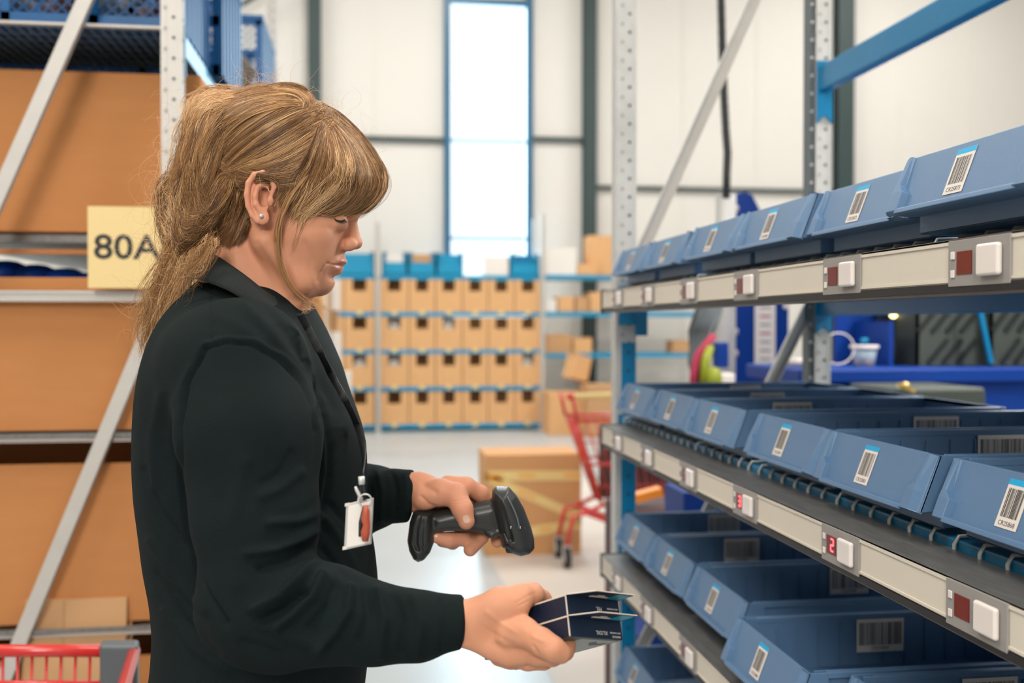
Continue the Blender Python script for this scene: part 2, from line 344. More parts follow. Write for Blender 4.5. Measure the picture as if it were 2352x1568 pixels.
# big taped carton in the aisle
def taped():
    yb = 6.2; p = on(1, 1115, 1275, yb); q = on(1, 1335, 1275, yb); top = on(1, 1115, 1045, yb)[2]
    x0, x1 = p[0], q[0]; o = empty('taped_carton', ((x0+x1)/2, yb+.2, 0), 'large tan carton with printed yellow tape standing on the aisle floor', 'carton')
    w = (x1-x0)/2; h = top
    g = MB(); g.box((-w, -.2, 0.0), (w, .2, h), mat('kraft_carton', srgb(203, 150, 98), .8, var=.05)); g.build('body', o, .006)
    tp = [((-w, .62*h+.11), (w, .62*h+.10)), ((-w, .58*h+.13), (w, .36*h)), ((-.35*w, .22*h), (w, .30*h))]
    for (xa_, za), (xb_, zb_) in tp:
        g = MB(); dd = .03
        g.prism([(xa_, -.2012, za-dd), (xb_, -.2012, zb_-dd), (xb_, -.2012, zb_+dd), (xa_, -.2012, za+dd)], (0, .001, 0), M['tape'])
        for t0 in (.0, .34, .82):
            t1 = t0+.18; l = lambda t: (xa_+(xb_-xa_)*t, za+(zb_-za)*t)
            a_, c_ = l(t0), l(t1)
            g.prism([(a_[0], -.2018, a_[1]-.006), (c_[0], -.2018, c_[1]-.006), (c_[0], -.2018, c_[1]+.009), (a_[0], -.2018, a_[1]+.009)], (0, .0006, 0), M['tapeprint'])
        g.build('tape', o)
taped()

# ================================================================ red wire carts
def wire_panel(q, o, ex, ey, nx, ny, r, m, fr=None):
    o, ex, ey = map(lambda a: np.array(a, float), (o, ex, ey))
    for i in range(nx+1): q.tube([o+ex*i/nx, o+ex*i/nx+ey], r, m, 6)
    for j in range(ny+1): q.tube([o+ey*j/ny, o+ey*j/ny+ex], r, m, 6)
def caster(p, root, h=.13):
    g = MB(); c = np.array(p); n = 16
    g.tube([c+np.array((-.017, 0, .058)), c+np.array((.017, 0, .058))], .058, M['rubber'], 18)
    g.tube([c+np.array((-.019, 0, .058)), c+np.array((.019, 0, .058))], .034, M['galv'], 12)
    w = g.build('caster', root)
    g = MB(); g.box(c+np.array((-.025, -.02, .045)), c+np.array((-.020, .02, .128)), M['galv']); g.box(c+np.array((.020, -.02, .045)), c+np.array((.025, .02, .128)), M['galv'])
    g.box(c+np.array((-.025, -.02, .122)), c+np.array((.025, .02, .13)), M['galv']); g.build('fork', w)
def far_cart():
    y0 = 4.5
    root = empty('wire_cart', (1.6, 5.85, 0), 'red wire shopping cart loaded with dark goods behind the bin rack', 'shopping cart')
    # basket corners: front (towards camera) left x
    xl = on(1, 1318, 960, 5.9)[0]; xr = xl+.95; ya, yb = 5.80, 6.17; zt = on(1, 1310, 962, 5.9)[2]; zb = zt-.50
    for i, (xx, yy) in enumerate(((0, 0), (1, 0), (1, 1), (0, 1))): pass
    B = [(xl+.17, ya+.05, zb), (xr-.05, ya+.05, zb), (xr-.05, yb-.05, zb), (xl+.17, yb-.05, zb)]; T = [(xl, ya, zt), (xr, ya, zt), (xr, yb, zt), (xl, yb, zt)]
    B = list(map(np.array, B)); T = list(map(np.array, T))
    g = MB(); g.tube(T, .011, M['red'], 8, closed=True); g.build('rim', root)
    g = MB(); g.tube(B, .010, M['red'], 8, closed=True); g.build('base_frame', root)
    for i in range(4):
        g = MB(); j = (i+1) % 4; n = 16
        for k in range(n+1):
            t = k/n; g.tube([B[i]*(1-t)+B[j]*t, T[i]*(1-t)+T[j]*t], .003, M['red'], 5)
        for s_ in (.22, .48, .74):
            g.tube([B[i]*(1-s_)+T[i]*s_, B[j]*(1-s_)+T[j]*s_], .004 if s_ != .48 else .009, M['red'], 6)
        g.build('wire_panel', root)
    # handle bar
    hz = zt+.14
    for y_ in (ya, yb): g = MB(); g.tube([(xl-.0, y_, zt), (xl-.03, y_, hz)], .011, M['red'], 8); g.build('handle_bracket', root)
    g = MB(); g.tube([(xl-.03, ya, hz), (xl+.8, ya, hz+.02)], .016, M['tape'], 10); g.ball((xl-.04, ya, hz), .024, M['red']); g.build('handle', root)
    fx = on(1, 1348, 1178, 5.85)[0]; fz = on(1, 1348, 1178, 5.85)[2]; cx = on(1, 1302, 1290, 5.85)[0]
    for yy in (ya+.05, yb-.05):
        g = MB(); g.tube([(xl+.17, yy, zb), (fx, yy, fz), (cx+.04, yy, .30), (cx, yy, .13)], .014, M['red'], 8); g.build('leg', root)
        g = MB(); g.tube([(fx, yy, fz), (fx+.38, yy, .16), (fx+.45, yy, .13)], .014, M['red'], 8); g.build('leg', root)
        caster((cx, yy, 0), root); caster((fx+.46, yy, 0), root)
    g = MB()
    for y_, w_ in ((ya+.12, 1),): g.tube([(fx, ya+.05, fz), (fx, yb-.05, fz)], .012, M['red'], 8)
    g.build('cross_bar', root)
    def goods(a, c, m, label, nm, cat):
        q = MB(); q.box(a, c, m); tag(q.build(nm, None, .01), label, cat)
    goods((xl+.19, ya+.08, zb+.02), (xl+.48, yb-.08, zb+.44), M['brown'], 'dark brown parcel inside the red cart behind the bin rack', 'parcel', 'parcel')
    goods((xl+.49, ya+.08, zb+.02), (xl+.74, yb-.08, zb+.46), M['brown'], 'second dark parcel in the red cart beside the pale bag', 'parcel', 'parcel')
    goods((xl+.75, ya+.10, zb+.02), (xl+.84, yb-.10, zb+.44), M['paper'], 'pale bag standing in the red cart behind the bin rack', 'goods_bag', 'bag')
far_cart()
def near_cart():
    d = 1.95
    P = lambda u, v, dd: at(u, v, dd)
    root = empty('wire_cart', (-.85, 1.7, 0), 'red wire shopping cart with grey corner cap at the bottom left', 'shopping cart')
    c0 = P(308, 1494, 1.90); c1 = P(-260, 1528, 1.90); zt = c0[2]; c1[2] = zt
    ydir = np.array((0.10, -0.75, 0)); T = [c1, c0, c0+ydir, c1+ydir]
    B = [t+np.array((0, 0, -.42)) for t in T]; cen = sum(T)/4
    B = [b_+(np.array((cen[0], cen[1], b_[2]))-b_)*.1 for b_ in B]
    for i in range(4): g = MB(); g.tube([T[i], T[(i+1) % 4]], .0115, M['red'], 10); g.build('rim', root)
    g = MB(); g.tube(B, .009, M['red'], 8, closed=True); g.build('base_frame', root)
    for i in range(4):
        j = (i+1) % 4; L = np.linalg.norm(T[j]-T[i]); n = int(L/.0265); g = MB()
        for k in range(n+1):
            t = k/n; g.tube([B[i]*(1-t)+B[j]*t, T[i]*(1-t)+T[j]*t], .0028, M['red'], 6)
        for s_ in (.86, .6, .3): g.tube([B[i]*(1-s_)+T[i]*s_, B[j]*(1-s_)+T[j]*s_], .0052, M['red'], 6)
        g.build('wire_panel', root)
    g = MB(); e = (T[0]-T[1])/np.linalg.norm(T[0]-T[1]); dn = np.array((0, 0, -1.)); fw_ = ydir/np.linalg.norm(ydir)
    o_ = T[1]+dn*-.016; g.prism([o_+e*.062-fw_*-.0-fw_*.02, o_-e*.008-fw_*.02, o_-e*.008-fw_*.02+dn*.10, o_+e*.02-fw_*.02+dn*.105, o_+e*.062-fw_*.02+dn*.085], fw_*.042, M['greyplastic'])
    g.build('corner_cap', root, .006, 3)
    for i, s1 in ((0, 1), (1, -1), (2, -1), (3, 1)):
        b_ = B[i]; g = MB(); g.tube([b_, (b_[0], b_[1], .12)], .012, M['red'], 8); g.build('leg', root); caster((b_[0], b_[1], 0), root)
near_cart()

# ================================================================ left rack (end frame faces us)
YL = 2.60; XA = -.456; XB = -1.10
def perforated_post(root, xa, xb, ya, yb, z0, z1, m, pitch=.05, off=.02, name='upright', holes='front'):
    g = MB(); w = xb-xa
    g.box((xa, ya, z0), (xb, ya+.002, z1), m)                      # face towards the camera
    g.box((xa, ya, z0), (xa+.002, yb, z1), m); g.box((xb-.002, ya, z0), (xb, yb, z1), m)
    g.box((xa-.001, ya-.0012, z0), (xa+w*.30, ya, z1), m); g.box((xa+w*.86, ya-.0012, z0), (xb+.001, ya, z1), m)
    z = z0+off
    c = xa+w*.63
    while z < z1:
        g.prism([(c+.0042*math.cos(a), ya-.0012, z+.0042*math.sin(a)) for a in np.linspace(0, 2*math.pi, 9)[:-1]], (0, .0008, 0), M['dark'])
        c2 = xa+w*.22; zz = z+.022
        g.prism([(c2+.0035*math.cos(a), ya-.0022, zz+.005*math.sin(a)) for a in np.linspace(0, 2*math.pi, 9)[:-1]], (0, .0008, 0), M['railgrey'])
        for xs_ in (xa-.0012, xb+.0004):
            ym = (ya+yb)/2
            g.prism([(xs_, ym+.004*math.cos(a), z+.004*math.sin(a)) for a in np.linspace(0, 2*math.pi, 9)[:-1]], (.0008, 0, 0), M['dark'])
        z += pitch
    return g.build(name, root)
def left_rack():
    root = empty('storage_rack', (-.78, 3.9, 0), 'tall steel storage rack of cardboard boxes and blue crates behind the worker', 'storage rack')
    for y in (YL, 5.2):
        perforated_post(root, -.503, XA, y, y+.05, 0, 3.3, M['galvw']); perforated_post(root, -1.15, -1.10, y, y+.05, 0, 3.3, M['galvw'])
    def brace(xa_, za, xb_, zb_, y):
        g = MB(); a = np.array((xa_, y, za)); c = np.array((xb_, y, zb_)); t = (c-a)/np.linalg.norm(c-a); n = np.cross((0, 1, 0), t)
        w = .034
        g.prism([a-n*w/2, a+n*w/2, a+n*w/2+np.array((0, .002, 0)), a-n*w/2+np.array((0, .002, 0))], c-a, M['galvw'])
        for s_ in (-1, 1): g.prism([a+n*s_*w/2, a+n*(s_*w/2+.0015), a+n*(s_*w/2+.0015)+np.array((0, .016, 0)), a+n*s_*w/2+np.array((0, .016, 0))], c-a, M['galvw'])
        g.build('diagonal_brace', root)
    y_ = YL+.012
    s = (2.202-1.748)/(.685-.877)  # slope dz/dx (going left goes down)
    brace(-.480, 2.202+(-.480+.685)*2.365, -1.125, 2.202+(-1.125+.685)*2.365, y_)
    brace(-.480, 1.372+(-.480+.553)*2.48, -1.125, 1.372+(-1.125+.553)*2.48, y_)
    brace(-.480, .35, -1.125, -1.2+.35+.9, y_)
    for z in (2.145, 1.502, 1.155, .675, .15):
        for x_ in (XA-.028, -1.13):
            g = MB(); g.box((x_-.004 if x_ < -1 else x_, YL+.05, z-.05), (x_+.026, 5.2, z), M['beam']); g.box((x_-.002, YL+.045, z-.11), (x_+.031, YL+.052, z+.02), M['beam']); g.build('beam', root)
        g = MB()
        if z > 2: 
            n = 26
            for i in range(n): 
                xx = -1.1+(.615)*i/(n-1); g.tube([(xx, YL+.055, z+.003), (xx, 5.2, z+.003)], .0022, M['greyplastic'], 5)
            for i in range(40):
                yy = YL+.06+i*.065; g.tube([(-1.12, yy, z+.007), (XA-.01, yy, z+.007)], .0022, M['greyplastic'], 5)
            g.build('wire_deck', root)
            g = MB(); g.box((-1.12, YL+.03, z+.004), (XA-.01, YL+.045, z+.010), M['galvw']); g.build('shelf_edge', root)
            g = MB()
            for yy in (YL+.5, YL+1.1, YL+1.9): g.box((-1.12, yy, z-.04), (XA-.01, yy+.05, z-.004), M['dark'])
            g.build('deck_support', root)
        else:
            g.box((-1.12, YL+.03, z-.022), (XA-.01, 5.2, z-.018), M['galvw']); g.build('shelf_board', root)
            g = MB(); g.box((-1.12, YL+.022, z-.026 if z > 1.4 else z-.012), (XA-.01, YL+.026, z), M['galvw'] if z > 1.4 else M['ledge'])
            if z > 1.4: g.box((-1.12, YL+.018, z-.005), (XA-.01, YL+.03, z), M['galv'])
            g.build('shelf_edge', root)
left_rack()
def cbox(x0, x1, z0, z1, y, dep, label, m='card', open_front=False):
    o = empty('cardboard_box', ((x0+x1)/2, y+dep/2, z0), label, 'cardboard box'); w = (x1-x0)/2; h = z1-z0; t = .006; e = dep/2
    g = MB(); g.box((-w, -e, 0), (w, -e+t, h), M[m]); g.box((-w, e-t, 0), (w, e, h), M[m]); g.box((-w, -e+t, 0), (-w+t, e-t, h), M[m]); g.box((w-t, -e+t, 0), (w, e-t, h), M[m]); g.box((-w+t, -e+t, 0), (w-t, e-t, t), M[m])
    g.build('body', o, .002)
    g = MB(); g.box((-w, -.03, h*.25), (-w, .03, h*.3), M[m]); return o
cbox(-1.14, -.435, 1.657, 2.068, 2.76, .5, 'big brown cardboard box in the top opening of the left rack')
# box 1 rests on a second layer: dark shelf with blue bags under it
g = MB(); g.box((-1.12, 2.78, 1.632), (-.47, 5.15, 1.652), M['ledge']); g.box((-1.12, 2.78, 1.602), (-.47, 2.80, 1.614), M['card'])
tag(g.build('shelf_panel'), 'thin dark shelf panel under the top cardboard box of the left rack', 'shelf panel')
cbox(-1.14, -.50, 1.502, 1.536, 2.66, .45, 'low brown cardboard tray behind the yellow sign on the left rack')
g = MB()
for i in range(7): g.ball((-1.05+.075*i, 2.95, 1.56-.006*i), (.06, .1, .045-.004*i), M['deepblue'], 12, 8)
tag(g.build('plastic_bag'), 'crumpled blue plastic bag lying in the box left of the yellow sign', 'bag')
cbox(-1.14, -.50, 1.157, 1.480, 2.66, .5, 'second large brown cardboard box on the left rack, below the yellow sign')
cbox(-1.14, -.47, .677, 1.075, 2.66, .5, 'third large brown cardboard box down on the left rack')
cbox(-1.14, -.50, .155, .590, 2.66, .5, 'lowest brown cardboard box on the left rack behind the flat sheets')
# flat pack boards leaning
def board(u0, u1, v0, d, label, th=.006, lean=0.06):
    a = at(u0, v0, d); c = at(u1, v0, d); h = a[2]; yb = a[1]
    o = MB(); o.hexa([(a[0], yb-.1, 0.02), (c[0], yb-.1, 0.02), (c[0], yb-.1+th, 0.02), (a[0], yb-.1+th, 0.02), (a[0], yb, h), (c[0], yb, h), (c[0], yb+th, h), (a[0], yb+th, h)], M['cardp'])
    for i in range(3): o.hexa([(a[0]+(c[0]-a[0])*.38, yb-.1-.0012, 0.02), (a[0]+(c[0]-a[0])*.385, yb-.1-.0012, 0.02), (a[0]+(c[0]-a[0])*.385, yb-.1, 0.02), (a[0]+(c[0]-a[0])*.38, yb-.1, 0.02), (a[0]+(c[0]-a[0])*.38, yb-.0012, h-.001), (a[0]+(c[0]-a[0])*.385, yb-.0012, h-.001), (a[0]+(c[0]-a[0])*.385, yb, h-.001), (a[0]+(c[0]-a[0])*.38, yb, h-.001)], M['cardl'])
    tag(o.build('cardboard_sheet'), label, 'cardboard sheet', 'flattened cartons behind the red cart')
board(62, 298, 1343, 2.55, 'larger flattened carton leaning on the left rack behind the red cart', .012)
board(58, 284, 1380, 2.52, 'smaller flattened carton leaning in front of the larger one', .01)
# yellow sign 80A
s0 = on(1, 201, 473, 2.575); s1 = on(1, 384, 662, 2.575); sw = .305
o = empty('location_sign', (s0[0]+sw/2, 2.575, (s0[2]+s1[2])/2), 'yellow rack sign reading 80A behind the worker\'s hair', 'sign')
hh = (s0[2]-s1[2])/2
g = MB(); g.box((-sw/2, 0, -hh), (sw/2, .003, hh), M['sign']); g.build('panel', o)
zc = on(1, 300, 570, 2.575)[2]-(s0[2]+s1[2])/2
text('80A', .083, M['ink'], 'lettering', o, frame3((-sw/2+.0125, -.0006, zc), (1, 0, 0), (0, 0, 1)), sx=1.12, bold=.0012, align='LEFT')

# lattice crates
def crate(x0, x1, y0, y1, z, h, label, side_ribs=True):
    o = empty('plastic_crate', ((x0+x1)/2, (y0+y1)/2, z), label, 'crate', 'blue lattice crates on top of the left rack')
    w, e = (x1-x0)/2, (y1-y0)/2; t = .004; m = M['crate']
    g = MB()
    for s_ in (-1, 1):     # end walls and side walls: frames
        for (a, c) in (((-w, s_*e-t, 0), (w, s_*e+t, .03)), ((-w, s_*e-t, h-.04), (w, s_*e+t, h))): g.box(a, c, m)
        for xx in (-w, -w*.36, w*.30, w-.02): g.box((xx, s_*e-t, 0), (xx+.022, s_*e+t, h), m)
        for zz in (h*.40,): g.box((-w, s_*e-t, zz), (w, s_*e+t, zz+.03), m)
        g.box((s_*w-t, -e, 0), (s_*w+t, e, .05), m); g.box((s_*w-t, -e, h-.05), (s_*w+t, e, h), m)
        for k in range(7): yy = -e+k*(2*e-.04)/6; g.box((s_*w-t-.004, yy, 0), (s_*w+t+.004, yy+.04, h), m)
    g.box((-w, -e, 0), (w, e, .006), m); g.build('body', o)
    p = .03
    for s_ in (-1, 1):
        g = MB()
        n = int((2*w+h)/p)
        for k in range(n):
            for sl in (1, -1):
                xa_ = -w-h+k*p*1.0 if sl == 1 else -w+k*p
                za, zb_ = 0, h
                xb_ = xa_+h*sl
                # clip to [-w,w]
                pts = []
                t0, t1 = 0.0, 1.0
                dx = xb_-xa_
                ta, tb = (-w-xa_)/dx, (w-xa_)/dx
                if ta > tb: ta, tb = tb, ta
                t0, t1 = max(t0, ta), min(t1, tb)
                if t1 > t0+.01:
                    g.bar((xa_+dx*t0, s_*e, h*t0), (xa_+dx*t1, s_*e, h*t1), .003, .0045, m, up=(0, 1, 0))
        g.build('lattice', o)
    g = MB(); r = .014
    g.box((-w-.012, -e-.012, h-.018), (w+.012, -e+.006, h+.004), m); g.box((-w-.012, e-.006, h-.018), (w+.012, e+.012, h+.004), m)
    g.box((-w-.012, -e, h-.018), (-w+.006, e, h+.004), m); g.box((w-.006, -e, h-.018), (w+.012, e, h+.004), m)
    g.build('rim', o, .003)
    return o
g0 = crate(-1.10, -.47, 2.68, 3.08, 2.16, .36, 'blue lattice crate nearest the camera on the top deck of the left rack')
crate(-1.10, -.44, 3.14, 3.60, 2.16, .36, 'blue crate directly behind the nearest one on the top deck')
crate(-.80, -.46, 4.50, 5.06, 2.16, .575, 'tall open blue crate above the worker\'s head at the end of the deck')
for i in range(14):
    g = MB(); x_ = -1.0+(i % 7)*.08; g.ball((x_, 2.78+.12*(i//7), 2.16+.075+.03*(i % 3)), (.036, .05, .05), M['galvw'] if i % 3 else M['brown'], 10, 6)
    tag(g.build('wrapped_part'), '%s wrapped part from the left in the %s row inside the nearest lattice crate' % (ORD[i % 7], ['front', 'rear'][i//7]), 'wrapped part', 'wrapped parts in the nearest crate')
g = MB()
for i in range(9): g.tube([(-.68+.015*i, 4.62, 2.43+.02*i+.0), (-.62+.015*i, 4.66, 2.36+.02*i)], .016, M['gold'], 8)
tag(g.build('chain_bundle'), 'brass coloured coil of fittings lying in the tall open crate', 'fittings')

for i, (_x, _y) in enumerate(((-5, 11.2), (1.0, 10.6), (7.5, 11.2), (-6, 5), (6, 5.2), (-2.6, 0.6), (3.6, 0.2), (-1.0, -4.5))):
    q = MB(); q.box((_x-1.15, _y-1.15, 7.62), (_x+1.15, _y+1.15, 7.70), M['galvw'])
    for sx in (-1, 1): q.tube([(_x+sx*.8, _y, 7.7), (_x+sx*.8, _y, 8.2)], .01, M['galv'], 6)
    tag(q.build('ceiling_lamp'), 'square ceiling lamp hanging under the hall roof', 'ceiling lamp', 'lamps under the hall roof')

def pendant(x, y, z, w, d, label, zc=8.2):  # housing and rods for the added fill lights, out of view
    q = MB(); q.box((x-w, y-d, z), (x+w, y+d, z+.06), M['galvw'])
    for sx in (-1, 1): q.tube([(x+sx*w*.8, y, z+.05), (x+sx*w*.8, y, zc)], .006, M['galv'], 6)
    tag(q.build('fill_lamp'), label, 'lamp')
pendant(-1.2, -3.4, 3.85, .7, .7, 'square added fill lamp hanging behind the photographer')
pendant(2.45, 2.5, 2.56, .6, .15, 'long added fill lamp hanging over the blue workbench, outside the picture')

b = MB(); b.tube([on(1, 640, -40, YW-.3), on(1, 440, 80, YW-.3)], .035, M['column'], 6); struct(b.build('trim_5'))
# ================================================================ bin rack on the right
XR = 0.60; Y0, Y1 = 0.12, 2.61
LEV = {'top': 1.507, 'middle': 1.156, 'lower': 0.817, 'bottom': 0.455}   # top of the rail face
def bin_rack():
    root = empty('bin_rack', (.98, 1.45, 0), 'steel picking rack with galvanised perforated posts and blue beams holding the blue bins', 'picking rack')
    for y in (2.745, .02):
        perforated_post(root, .675, .725, y, y+.05, 0, 3.2, M['galv'])
        g = MB(); g.box((.668, y-.002, 0), (.675, y+.05, 3.2), M['galv'])
        g.build('post_flange', root)
        perforated_post(root, 1.245, 1.29, y, y+.05, 0, 3.2, M['galv'])
        g = MB(); g.box((1.229, y+.004, 0), (1.238, y+.05, 3.2), M['greyplastic'])
        z = .02
        while z < 3.2: g.prism([(1.2335+.0035*math.cos(a), y+.002, z+.0035*math.sin(a)) for a in np.linspace(0, 2*math.pi, 9)[:-1]], (0, .002, 0), M['white']); z += .05
        g.build('post_flange', root)
        def brace(a, c):
            a = np.array(a); c = np.array(c); t = (c-a)/np.linalg.norm(c-a); n = np.cross((0, 1, 0), t); w = .03; q = MB()
            q.prism([a-n*w/2, a+n*w/2, a+n*w/2+np.array((0, .002, 0)), a-n*w/2+np.array((0, .002, 0))], c-a, M['galvw'])
            for s_ in (-1, 1): q.prism([a+n*s_*w/2, a+n*(s_*w/2+.0015*s_), a+n*(s_*w/2+.0015*s_)+np.array((0, -.014, 0)), a+n*s_*w/2+np.array((0, -.014, 0))], c-a, M['galvw'])
            q.build('diagonal_brace', root)
        k = 2.195
        brace((.735, y+.025, 1.642-.021*k), (1.235, y+.025, 1.642+.479*k)); brace((.735, y+.025, 1.488-.507*1.96), (1.242, y+.025, 1.488)); brace((.735, y+.025, -.55+.6), (1.235, y+.025, .9))
    for nm, zt in LEV.items():
        zb = zt-.003
        # front box beam
        g = MB(); g.box((.68, .07, zb-.022), (.722, 2.742, zb+.016), M['beam']); g.build('beam', root, .003)
        g = MB(); g.box((1.25, .07, zb-.06), (1.285, 2.742, zb+.016), M['beam']); g.box((1.16, .07, zb-.012), (1.25, 2.742, zb+.008), M['beam']); g.build('beam', root, .003)
        # connector plates
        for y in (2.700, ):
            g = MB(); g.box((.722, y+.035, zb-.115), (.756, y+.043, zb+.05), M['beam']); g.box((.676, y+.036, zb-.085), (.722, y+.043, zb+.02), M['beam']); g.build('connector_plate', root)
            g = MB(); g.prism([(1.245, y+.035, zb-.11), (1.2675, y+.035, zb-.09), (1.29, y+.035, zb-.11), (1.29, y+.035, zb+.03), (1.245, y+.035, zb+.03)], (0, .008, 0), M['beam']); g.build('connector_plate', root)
        # wire deck: cross wires hooked over the front beam
        g = MB(); y = .10
        while y < 2.70:
            h = zb+.019
            g.tube([(.677, y, zb-.018), (.6765, y, zb+.010), (.682, y, h), (.71, y, h+.001), (.80, y, h), (1.27, y, h)], .0026, M['galv'], 6); y += .0505
        for xx in (.80, .92, 1.04, 1.16): g.tube([(xx, .08, zb+.0145), (xx, 2.70, zb+.0145)], .0026, M['galv'], 6)
        g.build('wire_deck', root)
    for y in (2.705,):   # plates added to paint the blue cast on shaded posts between shelves
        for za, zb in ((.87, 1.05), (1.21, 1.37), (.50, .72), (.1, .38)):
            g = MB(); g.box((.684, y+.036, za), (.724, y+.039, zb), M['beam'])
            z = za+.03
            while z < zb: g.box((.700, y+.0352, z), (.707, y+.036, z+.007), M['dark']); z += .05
            g.build('post_blue_cast', root)
    # high back beam
    g = MB(); g.box((1.25, .07, 2.075), (1.285, 2.742, 2.145), M['beam']); g.build('beam', root, .004)
    g = MB(); g.prism([(1.245, 2.737, 1.985), (1.2675, 2.737, 2.01), (1.29, 2.737, 1.985), (1.29, 2.737, 2.16), (1.245, 2.737, 2.16)], (0, .009, 0), M['beam']); g.build('connector_plate', root)
bin_rack()

def seg_digit(g, ch, cy, cz, w, h, t, x):
    S = {'3': 'abgcd', '2': 'abged', '8': 'abcdefg'}[ch]
    # y decreases to the right for a viewer in the aisle
    def hs(z): g.box((x, cy-w/2, z-t/2), (x-.0004, cy+w/2, z+t/2), M['led'])
    def vs(y, za, zb): g.box((x, y-t/2, za), (x-.0004, y+t/2, zb), M['led'])
    if 'a' in S: hs(cz+h/2)
    if 'g' in S: hs(cz)
    if 'd' in S: hs(cz-h/2)
    if 'b' in S: vs(cy-w/2, cz, cz+h/2)
    if 'c' in S: vs(cy-w/2, cz-h/2, cz)
    if 'f' in S: vs(cy+w/2, cz, cz+h/2)
    if 'e' in S: vs(cy+w/2, cz-h/2, cz)
MODY = [2.435, 2.165, 1.875, 1.578, 1.241, .943, .62]
def rail_light(nm, zt):
    words = {'top': 'uppermost', 'middle': 'middle', 'lower': 'lower', 'bottom': 'lowest'}[nm]
    extra = {'top': 'no digits lit', 'middle': 'red 3 and 2 lit', 'lower': 'half hidden by boxes', 'bottom': 'mostly below the picture edge'}[nm]
    root = empty('pick_light_rail', (XR, 1.36, zt-.05), '%s beige pick-by-light rail on the front of the bin rack, %s' % (words, extra), 'light rail')
    z0, z1 = -.001, .05  # local, relative to root z (zt-.05)
    L0, L1 = Y0-1.36, Y1-1.36
    g = MB(); g.box((0, L0, .005), (.012, L1, .049), M['beige']); g.box((-.0015, L0, .045), (0.0, L1, .0485), M['beige']); g.box((-.0015, L0, .0065), (0, L1, .0095), M['beige']); g.build('face', root)
    g = MB(); g.box((-.002, L0, -.004), (.014, L1, .0045), M['dark']); g.box((.002, L0, -.007), (.02, L1, -.004), M['ledge']); g.build('bottom_trim', root)
    g = MB(); g.box((.0, L0, .0492), (.078, L1, .0512), M['ledge']); g.box((0, L0, .0465), (.002, L1, .0505), M['dark']); g.build('ledge', root)
    g = MB(); g.box((-.003, L1, -.008), (.016, L1+.012, .054), M['dark']); g.box((.012, L1, .045), (.078, L1+.008, .0535), M['dark']); g.build('end_cap', root, .002)
    for i, y in enumerate(MODY):
        yy = y-1.36
        g = MB(); g.box((-.003, yy-.052, .002), (0, yy+.052, .0495), M['railgrey']); md = g.build('display_module', root, .0006)
        g = MB()
        g.box((-.0038, yy+.009, .014), (-.003, yy+.0355, .0375), M['screen'])
        for dz in (.013, .026): 
            pass
        dg = {('middle', 3): '3', ('middle', 4): '2'}.get((nm, i))
        sc_ = g.build('screen', md)
        if dg:
            q = MB(); seg_digit(q, dg, yy+.0185, .0262, .0075, .0155, .0022, -.0039); q.build('digit', sc_)
        g = MB()
        n = 10; cyb = yy-.0235
        g.box((-.0095, cyb-.0185, .0105), (-.003, cyb+.0185, .0420), M['white']); g.build('button', md, .006, 5)
        for zz in (.015, .034):
            q = MB(); q.box((-.0045, yy+.0395, zz-.004), (-.003, yy+.046, zz+.004), M['white']); q.build('button', md, .0006)
for k_, z_ in LEV.items(): rail_light(k_, z_)

